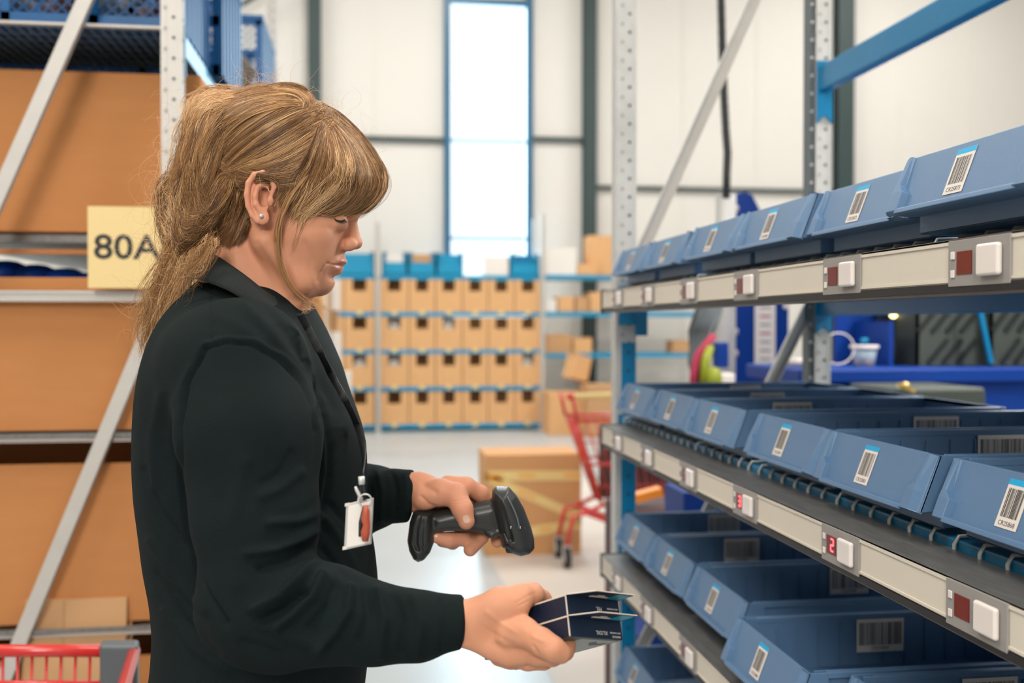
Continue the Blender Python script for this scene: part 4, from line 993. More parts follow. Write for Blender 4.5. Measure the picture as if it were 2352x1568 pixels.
def seg_dist(U, V, pts):  # 2D distance from pixels to a polyline
    dd = np.full(U.shape, 1e9)
    for a, b in zip(pts[:-1], pts[1:]):
        a = np.array(a, float); b = np.array(b, float); e = b-a; t = np.clip(((U-a[0])*e[0]+(V-a[1])*e[1])/(e@e), 0, 1)
        dd = np.minimum(dd, np.hypot(U-a[0]-t*e[0], V-a[1]-t*e[1]))
    return dd
def vert_normals(V, Q):
    n = np.cross(V[Q[:, 2]]-V[Q[:, 0]], V[Q[:, 3]]-V[Q[:, 1]]); N = np.zeros_like(V)
    for c in range(4):
        for j in range(3): N[:, j] += np.bincount(Q[:, c], n[:, j], len(V))
    return N/(np.linalg.norm(N, axis=1, keepdims=True)+1e-12)
def sculpt(V, Q, feats, near_only=True, both=False):
    # feats: (polyline in pixels, half width px, height m): rounded ridges (+) and creases (-) on the side facing the aisle
    N = vert_normals(V, Q); U = U0+F*V[:, 0]/V[:, 1]; VV = V0-F*V[:, 2]/V[:, 1]; disp = np.zeros(len(V))
    for pts, w, hgt in feats: disp += hgt*np.exp(-(seg_dist(U, VV, pts)/w)**2)
    if both: disp *= np.clip(np.abs(N[:, 1])*2.0, 0, 1)
    elif near_only: disp *= np.clip(-N[:, 1]*2.0, 0, 1)
    return V+N*disp[:, None]

skin = mat('skin', (0.63, 0.285, 0.165, 1), 0.54, bump=0.10, bscale=900, var=0.10, vscale=16, sss=0.12, spec=0.3)
skinr = mat('skin_ruddy', (0.66, 0.29, 0.175, 1), 0.54, bump=0.10, bscale=900, var=0.10, vscale=25, sss=0.12, spec=0.3)
lipm = mat('lips', (0.54, 0.20, 0.135, 1), 0.4, sss=0.1, bump=.1, bscale=600)
nailm = mat('fingernail', (0.72, 0.45, 0.36, 1), 0.22, coat=0.4)
cloth = mat('black_green_jersey', (0.006, 0.0115, 0.0115, 1), 0.8, spec=0.12, bump=0.5, bscale=1400, sheen=0.0, var=.15, vscale=40)
clothr = mat('black_rib_cuff', (0.007, 0.0115, 0.0115, 1), 0.9, bump=0.6, bscale=900, stretch=(1, 1, .2))
ZD = 1.26   # depth of the plane that halves head and torso
PERSON = empty('person', toworld(p(580, 784, 1.28))[0], 'woman with tied-up blonde hair and black jersey holding scanner and two boxes', 'person')
PERSON.location = (PERSON.location[0], PERSON.location[1], 0)

# ---------------------------------------------------------------- head and neck
c20, s20 = math.cos(math.radians(20)), math.sin(math.radians(20))
E0 = p(612, 450, ZD); fwd = np.array((c20, 0, -s20)); upv = np.array((s20, 0, c20)); RM = np.stack([fwd, (0, 1, 0), upv], 1)
def hp(a, b, y=0): return E0+fwd*a+upv*b+np.array((0, y, 0))
hf = Field(p(425, 760, 1.3)-np.array((.0, .15, .0)), p(850, 200, 1.34)+np.array((.01, .03, .02)), .0016)
hf.ell(hp(.006, .043), (.101, .074, .084), .01, Rm=RM)
zc = lambda v: p(0, v, ZD)[2]
def wface(X, Z): return np.interp(Z, [zc(690), zc(668), zc(640), zc(605), zc(560), zc(500), zc(430), zc(360)], [.030, .038, .046, .055, .062, .068, .072, .072])+0*X
face = [(836, 430), (832, 460), (826, 478), (815, 494), (806, 508), (800, 530), (795, 556), (789, 578), (784, 600), (775, 622), (763, 635), (761, 648), (752, 661), (735, 671), (714, 677), (690, 678), (650, 655), (600, 600), (570, 520), (560, 430), (640, 340), (780, 350)]
hf.poly(face, ZD, .056, wface, .012, pw=1.78)
neck = [(520, 470), (498, 560), (462, 630), (430, 770), (720, 770), (712, 720), (712, 690), (716, 676), (690, 650), (640, 560), (600, 470)]
hf.poly(neck, ZD, .052, .055, .012)
# sternomastoid and jaw
hf.cone(p(590, 520, ZD-.048), p(672, 700, ZD-.030), .012, .012, .012)
hf.cone(p(612, 555, ZD-.056), p(694, 646, ZD-.040), .015, .013, .014)
hf.cone(p(694, 646, ZD-.038), p(734, 648, ZD-.012), .015, .013, .014)
hf.ell(p(738, 644, ZD), (.014, .019, .015), .010)
hf.ell(p(712, 540, ZD-.044), (.025, .019, .020), .020)            # cheekbone
hf.ell(p(716, 586, ZD-.034), (.022, .019, .026), .018)            # cheek
for sd in (-1, 1):
    hf.cone(p(812, 486, ZD+sd*.008), p(782, 482, ZD+sd*.034), .009, .009, .010)   # brow ridge
    hf.ell(p(787, 504, ZD+sd*.033), (.012, .014, .011), .008, 'sub')               # socket
    hf.ell(p(774, 506, ZD+sd*.031), (.0125, .0125, .0118), .003)                     # lidded eye
    hf.cone(p(788, 520, ZD+sd*.026), p(764, 518, ZD+sd*.042), .0045, .0045, .008)    # lower lid bag
# nose
nose = [(812, 492), (817, 500), (822, 518), (826, 536), (828, 550), (829, 559), (826, 567), (819, 570), (806, 573), (795, 577), (784, 572), (784, 548), (796, 516), (803, 495)]
hf.poly(nose, ZD, .0135, lambda X, Z: np.interp(Z, [zc(575), zc(560), zc(535), zc(500)], [.0135, .0140, .0105, .0100])+0*X, .0055)
hf.ell(p(817, 557, ZD), (.0080, .0092, .0076), .004)
for sd in (-1, 1):
    hf.ell(p(801, 562, ZD+sd*.0125), (.0105, .0068, .0080), .0035)
    hf.ell(p(806, 570.5, ZD+sd*.0078), (.0052, .0034, .0026), .002, 'sub', Rm=RM)
    hf.cone(p(786, 553, ZD+sd*.018), p(788, 574, ZD+sd*.0195), .0018, .0012, .004, 'sub')
# mouth mound and lips
hf.ell(p(762, 602, ZD), (.0120, .025, .018), .010)
hf.poly([(792, 590), (797, 600), (796, 606), (788, 609), (770, 608), (768, 596)], ZD, .008, .019, .004)
hf.poly([(770, 611), (783, 612), (786, 618), (783, 626), (772, 630), (764, 622)], ZD, .008, .017, .004)
for sd in (-1, 1):
    hf.cone(p(800, 610, ZD), p(788, 610, ZD+sd*.010), .0010, .0006, .0015, 'sub')
hf.ell(p(768, 637, ZD), (.0035, .012, .0018), .006, 'sub')
# near and far ear
for sd, de in ((-1, ZD-.079), (1, ZD+.079)):
    q = lambda u, v, o=0: p(612+(u-612)*(1 if sd < 0 else 1), v, de+sd*0+o*sd) if sd < 0 else np.array((p(u, v, ZD-.079)[0], de+o, p(u, v, ZD-.079)[2]))
    O = lambda o: -o if sd < 0 else o      # outwards
    Q_ = lambda u, v, o=0.0: p(u, v, ZD-.079+(-o)) if sd < 0 else (p(u, v, ZD-.079)*np.array((1, 0, 1))+np.array((0, de+o, 0)))
    hf.cone(Q_(610, 425, -.012), Q_(606, 490, -.012), .012, .008, .006)
    hf.ell(Q_(594, 450, .0), (.0135, .0035, .0285), .003)
    hf.ell(Q_(603, 500, .001), (.0085, .0035, .0085), .003)
    hf.ell(Q_(606, 453, .0), (.0066, .0085, .0115), .002, 'sub')
    hf.ell(Q_(594, 424, .004), (.0055, .004, .0085), .002, 'sub')
    hf.chain([Q_(*c) for c in ((624, 446, .002), (630, 430, .002), (622, 408, .003), (604, 397, .004), (584, 402, .005), (571, 420, .005), (567, 447, .005), (570, 473, .004), (579, 494, .003), (590, 508, .002))], [.0026, .003, .0034, .0036, .0036, .0035, .0034, .0032, .0030, .003], .0015)
    hf.chain([Q_(*c) for c in ((607, 418, .002), (592, 430, .003), (586, 450, .004), (588, 470, .004), (598, 484, .003))], [.0022, .0027, .003, .003, .0026], .0025)
    hf.ell(Q_(621, 462, .003), (.0040, .0032, .0062), .002)         # tragus
HV, HQ = hf.mesh()
HV = relax(HV, HQ, 1, .35)
HV = sculpt(HV, HQ, [
    ([(622, 470), (640, 560), (668, 660)], 9, -.0016), ([(640, 470), (656, 560), (690, 660)], 10, .0012),
    ([(700, 560), (728, 610), (735, 655)], 9, -.0012), ([(590, 560), (640, 640), (660, 690)], 8, -.0012),
    ([(752, 605), (744, 613), (740, 624)], 3.5, -.0008), ([(738, 628), (732, 645)], 5, -.0009), ([(781, 572), (768, 590), (754, 604)], 6, -.0005),
    ([(702, 525), (745, 522), (775, 524)], 7, -.0007), ([(715, 600), (712, 640), (722, 668)], 7, -.0006),
    ([(796, 610), (782, 609.5), (768, 608), (754, 605)], 2.0, -.0018), ([(792, 602), (778, 603), (764, 604)], 4, .0009), ([(781, 618), (772, 617)], 5, .0010), ([(770, 633), (758, 634)], 5, -.0008)], both=True)
hu = U0+F*HV[:, 0]/HV[:, 1]; hv = V0-F*HV[:, 2]/HV[:, 1]
quc, qvc = hu[HQ].mean(1), hv[HQ].mean(1); qx = HV[HQ].mean(1)
import functools
def inpoly(u, v, P):
    r = np.zeros(u.shape, bool)
    for (a, b), (c, d) in zip(P, P[1:]+P[:1]): r ^= ((b > v) != (d > v)) & (u < (c-a)*(v-b)/(d-b+1e-9)+a)
    return r
su = U0+F*qx[:, 0]/ZD; sv = V0-F*qx[:, 2]/ZD
lip_reg = (inpoly(su, sv, [(800, 599), (798, 606), (788, 610.5), (772, 609), (757, 607), (770, 602.5), (786, 597.5)]) | inpoly(su, sv, [(788, 612), (786, 621), (781, 625), (771, 619), (760, 609), (772, 611)])) & (np.abs(qx[:, 1]-ZD) < .026)
hm = np.where(lip_reg, 1, 0)
ear_nose = np.abs(qx[:, 1]-ZD) > .078
hm = np.where((hm == 0) & ear_nose, 2, hm)

# ---------------------------------------------------------------- near (right) hand
nf = Field(p(1020, 1545, 1.0)-np.array((0, .06, 0)), p(1330, 1335, 1.0)+np.array((0, .11, 0)), .0011)
nf.cone(p(1030, 1430, 1.0), p(1085, 1431, .998), .0215, .0225, .006, ys=.72)
palm = [(1062, 1384), (1100, 1374), (1150, 1367), (1178, 1374), (1196, 1402), (1218, 1428), (1240, 1452), (1250, 1480), (1238, 1505), (1205, 1520), (1165, 1524), (1118, 1508), (1080, 1488), (1060, 1478)]
nf.poly(palm, 1.0, .016, .0155, .008, yc=lambda X, Z: 1.0+(X-p(1150, 0, 1)[0])*-.05+(Z-p(0, 1450, 1.)[2])*.25)
nf.chain([p(1105, 1398, 1.005), p(1150, 1382, 1.0), p(1196, 1371, 1.005), p(1222, 1365, 1.018), p(1242, 1378, 1.045), p(1258, 1392, 1.066)], [.0115, .0135, .0120, .0108, .0102, .0085], .006)
nf.ell(p(1150, 1400, .992), (.026, .013, .016), .012)
nf.chain([p(1168, 1452, .986), p(1203, 1452, .982), p(1243, 1474, .966), p(1270, 1490, .960), p(1288, 1500, .962)], [.013, .0140, .0125, .0112, .0098], .005)
nf.chain([p(1180, 1482, .996), p(1232, 1502, .985), p(1268, 1505, .980), p(1296, 1494, .985), p(1303, 1483, .990)], [.012, .0108, .0102, .0096, .0085], .0022)
nf.chain([p(1165, 1498, 1.003), p(1212, 1516, 1.0), p(1248, 1515, 1.0), p(1278, 1500, 1.012)], [.0115, .0100, .0096, .0085], .0022)
nf.chain([p(1148, 1505, 1.012), p(1180, 1519, 1.015), p(1212, 1520, 1.02), p(1240, 1508, 1.03)], [.0105, .0090, .0088, .0078], .0022)
NV, NQ = nf.mesh(); NV = relax(NV, NQ, 1, .4)
NV = sculpt(NV, NQ, [([(1160, 1432), (1200, 1440)], 14, .0012), ([(1225, 1462), (1247, 1472)], 5, .0010), ([(1254, 1488), (1262, 1478)], 2.2, -.0007), ([(1118, 1405), (1150, 1430), (1185, 1452)], 6, .0008),
    ([(1185, 1385), (1205, 1372), (1228, 1362)], 3, -.0004), ([(1190, 1392), (1212, 1380)], 2.5, -.0005), ([(1226, 1484), (1236, 1500)], 4, -.0012), ([(1110, 1440), (1160, 1470), (1215, 1500)], 5, -.0006), ([(1140, 1470), (1170, 1488)], 8, .001)])

# ---------------------------------------------------------------- far (left) hand
ff = Field(p(915, 1290, 1.33)-np.array((0, .06, 0)), p(1165, 1060, 1.33)+np.array((0, .07, 0)), .0012)
DH = 1.335
ff.cone(p(920, 1135, DH+.004), p(960, 1128, DH), .024, .0250, .006, ys=.75)
back = [(942, 1092), (965, 1088), (1000, 1096), (1040, 1106), (1070, 1112), (1078, 1135), (1050, 1155), (1010, 1162), (980, 1172), (950, 1172)]
ff.poly(back, DH, .016, .017, .008)
ff.chain([p(975, 1140, DH-.014), p(1010, 1130, DH-.016), p(1046, 1137, DH-.022), p(1062, 1168, DH-.034), p(1071, 1196, DH-.036)], [.017, .0165, .0150, .0128, .0108], .006)
ff.chain([p(1030, 1112, DH+.004), p(1070, 1117, DH+.008), p(1103, 1133, DH+.018), p(1125, 1165, DH+.028), p(1138, 1205, DH+.026), p(1142, 1243, DH+.014)], [.012, .0125, .0110, .0100, .0095, .0082], .004)
ff.chain([p(1040, 1125, DH+.016), p(1085, 1150, DH+.034), p(1122, 1195, DH+.036), p(1104, 1232, DH+.020), p(1080, 1262, DH+.006)], [.012, .0115, .0105, .0105, .0088], .003)
ff.chain([p(1030, 1140, DH+.020), p(1075, 1175, DH+.040), p(1102, 1215, DH+.036), p(1070, 1235, DH+.014), p(1032, 1239, DH+.004), p(1003, 1234, DH-.002)], [.012, .011, .0105, .0105, .0098, .0076], .003)
ff.chain([p(1000, 1150, DH+.020), p(1050, 1190, DH+.040), p(1066, 1226, DH+.034), p(1040, 1246, DH+.018), p(1015, 1244, DH+.012)], [.012, .010, .0095, .0085, .007], .003)
FV, FQ = ff.mesh(); FV = relax(FV, FQ, 1, .4)
FV = sculpt(FV, FQ, [([(975, 1115), (1000, 1130)], 8, -.0015), ([(1042, 1152), (1072, 1146)], 2.5, -.0006), ([(1040, 1158), (1075, 1153)], 2.0, -.0005), ([(968, 1140), (985, 1158), (1002, 1165)], 4, -.002)])

# coarse trunk and legs, hidden by the clothes
tf_ = Field((-.62, 1.05, -1.50), (.05, 1.62, .17), .012)
def P_(u, v): return p(u, v, ZD+.02)
tf_.stack([(P_(0, 740)[2], P_(560, 0)[0], .085, 1.28, .10), (P_(0, 900)[2], P_(560, 0)[0], .11, 1.28, .155), (P_(0, 1200)[2], P_(590, 0)[0], .105, 1.28, .135), (P_(0, 1568)[2], P_(590, 0)[0], .105, 1.28, .15), (-.62, P_(590, 0)[0], .10, 1.28, .15)])
for sd in (-1, 1): tf_.chain([(P_(590, 0)[0], 1.28+sd*.08, -.60), (P_(600, 0)[0], 1.28+sd*.09, -.97), (P_(585, 0)[0], 1.28+sd*.10, -1.36)], [.075, .05, .038], .02)
TV, TQ = tf_.mesh()
V_ = np.concatenate([HV, NV, FV, TV]); off = [0, len(HV), len(HV)+len(NV), len(HV)+len(NV)+len(FV)]
Q_all = np.concatenate([HQ, NQ+off[1], FQ+off[2], TQ+off[3]])
mi_ = np.concatenate([hm, np.full(len(NQ), 0), np.full(len(FQ), 2), np.zeros(len(TQ))])
BODY = mesh_obj('body', V_, Q_all, [skin, lipm, skinr], PERSON, mi_)

def ball_px(name, u, v, d, r, m, parent): 
    g = MB(); g.ball(toworld(p(u, v, d))[0], r, m, 16, 10); return g.build(name, parent)
ball_px('earring', 600, 496, ZD-.079-.006, .0026, M['galv'], PERSON)['label'] = 'small silver stud earring'
def nail(fld, u, v, ang, ru, rv, d0):   # a thin plate that follows the fingertip surface
    K, NN = 5, 18; pts = []; ca, sa = math.cos(ang), math.sin(ang)
    for i in range(K+1):
        for j in range(NN):
            a_ = 2*math.pi*j/NN; x_, y_ = ru*i/K*np.sign(math.cos(a_))*abs(math.cos(a_))**.8, rv*i/K*np.sign(math.sin(a_))*abs(math.sin(a_))**.8; pts.append((u+x_*ca-y_*sa, v+x_*sa+y_*ca))
    pts = np.array(pts); d = fld.near(pts[:, 0], pts[:, 1], d0)-.0006; vs = [p(a_, b_, c_) for (a_, b_), c_ in zip(pts, d)]
    fs = [(i*NN+j, i*NN+(j+1) % NN, (i+1)*NN+(j+1) % NN, (i+1)*NN+j) for i in range(K) for j in range(NN)]
    g = MB(); g.add(toworld(vs), fs, nailm, True); return g.build('fingernail', PERSON)
nail(ff, 1071, 1192, math.radians(72), 10, 7.5, 1.28)
nail(ff, 1001, 1230, math.radians(185), 6, 3.5, 1.32)

# lashes and lid line of the near eye
for sd in (-1, 1):
    g = MB(); LD = ZD+sd*.031
    crease = [(762, 496), (768, 502), (776, 506), (785, 507), (792, 504)]
    for k in range(3):
        pts = []
        for (u, v) in smooth_line(crease, 14):
            d = LD+sd*math.sqrt(max(0, .0128**2-((u-774)*.00054)**2-((v-506)*.00054)**2))*1.02; pts.append(toworld(p(u, v+k*.8, d+sd*.0004))[0])
        g.tube(pts, .00065, M['ink'], 5)
    for i, (u, v) in enumerate(smooth_line(crease[1:], 22)):
        d = LD+sd*math.sqrt(max(0, .0128**2-((u-774)*.00054)**2-((v-506)*.00054)**2))
        a = p(u, v, d+sd*.0003); b = a+np.array((.0022+.0001*i, sd*(.0035-.00012*i), -.0034)); m_ = (a+b)/2+np.array((.0004, 0, -.0010))
        g.tube(list(toworld([a, m_, b])), [.00022, .00018, .00008], M['ink'], 4)
    g.build('eyelashes', PERSON)
# ================================================================ jersey
sf = Field(p(285, 1660, 1.35)-np.array((0, .45, .02)), p(1100, 560, 1.3)+np.array((0, .32, 0)), .0030)
rows = [(632, 452, 655, .055), (655, 425, 690, .070), (690, 396, 708, .105), (730, 368, 730, .140), (780, 345, 752, .165), (840, 327, 777, .178), (900, 315, 795, .18), (960, 308, 818, .178), (1000, 305, 831, .175), (1060, 303, 838, .172), (1130, 307, 836, .170), (1200, 317, 842, .170), (1280, 328, 856, .172), (1350, 345, 863, .176), (1420, 354, 858, .182), (1500, 350, 845, .186), (1568, 338, 834, .19), (1640, 328, 826, .19)]
S0 = ZD+.02
rows = [(v, a+(1176-a)*.036, b, w) for v, a, b, w in rows]     # the near half of the back reads wider, so the middle plane is narrower
sf.stack([(p(0, v, S0)[2], (p(a, 0, S0)[0]+p(b, 0, S0)[0])/2, (p(b, 0, S0)[0]-p(a, 0, S0)[0])/2, S0, w) for v, a, b, w in rows], .01, pw=2.25)
# near sleeve
sf.ell(p(548, 832, 1.115), (.074, .062, .070), .05)
sf.chain([p(552, 850, 1.105), p(575, 1000, 1.082), p(585, 1200, 1.062), p(592, 1330, 1.045), p(600, 1402, 1.035)], [.070, .0735, .064, .056, .0500], .014)
sf.chain([p(600, 1402, 1.035), p(680, 1405, 1.028), p(760, 1412, 1.022), p(860, 1432, 1.015), p(960, 1437, 1.008), p(1012, 1431, 1.004)], [.0500, .0480, .0455, .0370, .0310, .0265], .018)
sf.cone(p(520, 1420, 1.05), p(640, 1462, 1.035), .030, .030, .03)
sf.cone(p(1008, 1430, 1.004), p(1092, 1427, 1.0), .0275, .0262, .004, ys=.95)       # ribbed cuff
# far sleeve
sf.ell(p(560, 832, 1.45), (.07, .06, .07), .05)
sf.chain([p(560, 850, 1.45), p(600, 1050, 1.50), p(640, 1190, 1.50)], [.066, .062, .05], .03)
sf.chain([p(640, 1190, 1.50), p(760, 1160, 1.44), p(850, 1142, 1.39), p(905, 1137, 1.36)], [.052, .046, .0400, .0345], .02)
sf.cone(p(900, 1139, 1.355), p(965, 1138, 1.34), .0360, .0335, .004, ys=.92)
# bust
for uc, vc, dc, cv, y0_, y1_ in ((1074, 1425, 1.0, 9.0, .9, 1.12), (955, 1122, 1.34, 5.0, 1.22, 1.7)):     # open, slightly curved cuff ends
    c_ = p(uc, vc, dc); r_ = sf.rng((c_[0]-.03, y0_, c_[2]-.07), (c_[0]+.12, y1_, c_[2]+.07)); X_, Y_, Z_ = sf.grid(r_)
    sf.f[r_] = np.maximum(sf.f[r_], (X_-c_[0]+cv*(Z_-c_[2])**2+cv*.5*(Y_-dc)**2).astype(np.float32))
SV, SQ = sf.mesh(); SV = relax(SV, SQ, 2, .5)
fold = [
    # elbow crook folds
    ([(722, 1296), (690, 1330), (640, 1372), (585, 1398)], 15, .0075), ([(700, 1360), (650, 1400), (600, 1425)], 11, -.0050),
    ([(742, 1322), (720, 1372), (676, 1412), (640, 1436)], 12, .0065), ([(770, 1340), (752, 1392), (712, 1440)], 11, -.0042), ([(802, 1352), (800, 1402), (768, 1452), (728, 1486)], 13, .0055),
    ([(838, 1362), (846, 1410), (826, 1470)], 10, -.0032), ([(868, 1356), (884, 1420), (872, 1500)], 13, .0042), ([(905, 1372), (925, 1430), (920, 1500)], 10, -.0025), ([(948, 1366), (966, 1430), (958, 1500)], 12, .0024),
    ([(720, 1222), (680, 1242), (630, 1262), (570, 1270)], 12, .0042), ([(712, 1262), (660, 1290), (600, 1306)], 11, -.0034), ([(726, 1182), (680, 1196), (620, 1200)], 12, .0030),
    ([(690, 1085), (640, 1125), (600, 1140)], 14, .0020), ([(668, 1040), (640, 1090), (600, 1110)], 10, -.0015),
    # upper arm to elbow
    ([(560, 1060), (530, 1200), (545, 1340)], 20, .0020), ([(600, 1430), (660, 1462), (740, 1480)], 16, .0030), ([(560, 1475), (640, 1500)], 12, -.0025),
    # shoulder seam and sleeve back
    ([(470, 800), (520, 786), (580, 792), (640, 826), (690, 880), (714, 930), (722, 990)], 3.2, -.0022), ([(470, 790), (520, 776), (584, 782), (648, 818), (700, 872), (724, 925)], 5, .0016),
    ([(487, 640), (486, 700), (487, 778)], 2.6, -.0012),
    ([(722, 940), (738, 1000), (740, 1080), (728, 1150), (722, 1230)], 9, .0035), ([(745, 960), (758, 1030), (756, 1100), (742, 1170)], 10, -.0030),
    # armpit to back
    ([(470, 800), (430, 880), (412, 980), (415, 1100), (430, 1220), (462, 1340), (520, 1430)], 6, -.0045), ([(440, 850), (400, 930), (392, 1040)], 14, .0015),
    ([(372, 900), (350, 1000), (350, 1120)], 14, .0016), ([(330, 1080), (370, 1180), (430, 1260)], 12, -.0020), ([(345, 1240), (400, 1330), (470, 1400)], 12, .0022), ([(360, 1320), (420, 1420), (500, 1500)], 12, -.0018), ([(380, 1400), (450, 1490), (520, 1540)], 12, .002),
    # chest
    ([(560, 700), (620, 760), (690, 850), (740, 920)], 14, .0022), ([(600, 690), (660, 760), (720, 860), (768, 940)], 12, -.0018), ([(690, 760), (740, 850), (790, 930), (815, 1000)], 14, .0018),
    ([(745, 1190), (790, 1250), (820, 1310)], 12, .0022), ([(760, 1160), (810, 1220)], 10, -.002), ([(740, 1260), (790, 1320)], 10, -.0018), ([(480, 720), (540, 740), (600, 780)], 16, .001),
    # far sleeve and cuffs
    ([(868, 1080), (880, 1130), (876, 1190)], 8, .0020), ([(900, 1085), (908, 1130), (905, 1180)], 7, -.0016), ([(846, 1100), (852, 1140), (850, 1190)], 7, -.002), ([(930, 1085), (936, 1130), (930, 1180)], 7, .0010),
    ([(1010, 1372), (1016, 1430), (1012, 1490)], 3, -.0018), ([(908, 1095), (914, 1135), (910, 1180)], 2.5, -.0012),
]
SV = sculpt(SV, SQ, [(a_, b_*.85, c_*1.55) for a_, b_, c_ in fold])
SHIRT = mesh_obj('jersey', SV, SQ, [cloth], PERSON)
def onshirt(pts, off=.002, n=None, wid=None, dd=None):
    P = smooth_line(pts, n) if n else np.array(pts, float); d = sf.near(P[:, 0], P[:, 1], 1.2)-off
    return np.array([p(u, v, k) for (u, v), k in zip(P, d)])
# collar: a folded band around the neck
def collar():
    T = [(466, 572, 1.30), (500, 590, 1.215), (560, 632, 1.190), (606, 668, 1.192), (645, 692, 1.212), (668, 706, 1.232)]
    Bm = [(412, 642, 1.32), (448, 640, 1.205), (525, 668, 1.160), (590, 712, 1.158), (642, 752, 1.178), (690, 792, 1.205)]
    T = smooth_line(T, 26); Bm = smooth_line(Bm, 26); K = 9; vs = []; n = len(T)
    for i in range(n):
        a = p(*T[i]); b = p(*Bm[i])
        for j in range(K):
            t = j/(K-1); q = a*(1-t)+b*t+np.array((0, -.006*math.sin(math.pi*t), .004*math.sin(math.pi*t))); vs.append(q)
    fs = [(i*K+j, (i+1)*K+j, (i+1)*K+j+1, i*K+j+1) for i in range(n-1) for j in range(K-1)]
    g = MB(); g.add(toworld(vs), fs, clothr, True); o = g.build('collar', PERSON)
    so = o.modifiers.new('t', 'SOLIDIFY'); so.thickness = .003; so.offset = 0
    # stand: closed tube around the neck that fills the opening
    vs = []; n = 40; K = 6
    for i in range(n):
        a = 2*math.pi*i/n
        for j in range(K):
            t = j/(K-1); cu, cv = 575+6*t, 640+36*t; ru, rv = 110+26*t, 60
            q = p(cu-6, cv, ZD+.005)+np.array((math.cos(a)*(.058+.012*t), math.sin(a)*(.066+.012*t), -math.cos(a)*.032))
            vs.append(q)
    fs = [(i*K+j, ((i+1) % n)*K+j, ((i+1) % n)*K+j+1, i*K+j+1) for i in range(n) for j in range(K-1)]
    g = MB(); g.add(toworld(vs), fs, clothr, True); o = g.build('collar_stand', PERSON); so = o.modifiers.new('t', 'SOLIDIFY'); so.thickness = .003; so.offset = 0
    # far leaf of the collar
    T = smooth_line([(650, 696, 1.245), (680, 704, 1.262), (702, 702, 1.285), (712, 712, 1.31)], 14); Bm = smooth_line([(664, 742, 1.235), (690, 770, 1.248), (716, 790, 1.27), (720, 780, 1.31)], 14)
    vs = []; n = 14; K = 6
    for i in range(n):
        a = p(*T[i]); b = p(*Bm[i])
        for j in range(K): t = j/(K-1); vs.append(a*(1-t)+b*t+np.array((.004*math.sin(math.pi*t), 0, 0)))
    fs = [(i*K+j, (i+1)*K+j, (i+1)*K+j+1, i*K+j+1) for i in range(n-1) for j in range(K-1)]
    g = MB(); g.add(toworld(vs), fs, clothr, True); o = g.build('collar', PERSON); so = o.modifiers.new('t', 'SOLIDIFY'); so.thickness = .003; so.offset = 0
    # placket edge
    pts = onshirt([(655, 730), (690, 790), (715, 860)], .0015, 20)
collar()
# trousers and shoes (below the picture)
tr = Field((-.64, 1.02, -1.42), (.06, 1.60, -.36), .009)
xm = P_(590, 0)[0]
tr.stack([(-.36, xm, .118, 1.28, .168), (-.55, xm, .115, 1.28, .165), (-.64, xm, .08, 1.28, .10)], .01)
for sd in (-1, 1): tr.chain([(xm, 1.28+sd*.085, -.56), (xm+.01, 1.28+sd*.09, -.95), (xm-.01, 1.28+sd*.10, -1.34)], [.092, .068, .055], .03)
V1, Q1 = tr.mesh(); mesh_obj('trousers', relax(V1, Q1, 2), Q1, [mat('dark_denim', (.02, .025, .04, 1), .8, bump=.3, bscale=700)], PERSON)
for sd in (-1, 1):
    sh = Field((-.45, 1.0, -1.45), (.05, 1.6, -1.25), .006); sh.chain([(xm-.03, 1.28+sd*.10, -1.365), (xm+.06, 1.28+sd*.105, -1.372), (xm+.13, 1.28+sd*.11, -1.385)], [.045, .038, .030], .02)
    V1, Q1 = sh.mesh(); V1[:, 2] = np.maximum(V1[:, 2], -1.419+.0167*0); o = mesh_obj('shoe', relax(V1, Q1, 1), Q1, [M['rubber']], PERSON)

# ================================================================ lanyard with badge
LAN = empty('lanyard_badge', toworld(p(825, 1200, 1.2))[0], 'white badge in a clear holder hanging from the black lanyard on her chest', 'badge')
def ribbon(pts, w, m, name, parent, th=.0008):
    P = np.array(pts); n = len(P); vs = []
    for i in range(n):
        t = P[min(i+1, n-1)]-P[max(i-1, 0)]; t /= np.linalg.norm(t); s_ = np.cross(t, (0, -1, 0)); s_ /= np.linalg.norm(s_); vs += [P[i]-s_*w/2, P[i]+s_*w/2]
    g = MB(); g.add(toworld(vs), [(2*i, 2*i+1, 2*i+3, 2*i+2) for i in range(n-1)], m, True); o = g.build(name, parent); so = o.modifiers.new('t', 'SOLIDIFY'); so.thickness = th; return o
strapm = mat('lanyard_weave', (.010, .012, .012, 1), .7, bump=.6, bscale=1500)
pl = [(690, 722, 1.222), (706, 752, 1.222), (724, 788, 1.222), (744, 828, 1.225), (768, 874, 1.228), (792, 918, 1.23), (813, 960, 1.228), (829, 1002, 1.22), (835, 1045, 1.208), (833, 1095, 1.190)]
PL = smooth_line(pl, 44)
dB = float(sf.near(np.array([795., 800., 820., 845.]), np.array([1165., 1250., 1200., 1200.]), 1.2).min())-.006
free = sf.near(PL[:, 0]-4, PL[:, 1], 1.2)-.003; dz = np.minimum(PL[:, 2], free); dz[-6:] = np.linspace(dz[-7], dB, 6)
dz = np.convolve(np.pad(dz, 3, mode='edge'), np.ones(7)/7, 'valid'); PL[:, 2] = dz
ribbon([p(*q) for q in PL], .0085, strapm, 'strap', LAN, .0012)
g = MB(); g.tube(list(toworld([p(830, 1094, dB), p(831, 1112, dB)])), .0032, M['galv'], 10); g.build('ferrule', LAN)
g = MB(); g.tube(list(toworld([p(828, 1112, dB), p(829, 1130, dB), p(838, 1148, dB)])), .0016, strapm, 6); g.tube(list(toworld([p(833, 1112, dB), p(836, 1130, dB), p(838, 1146, dB)])), .0016, strapm, 6); g.build('cord', LAN)
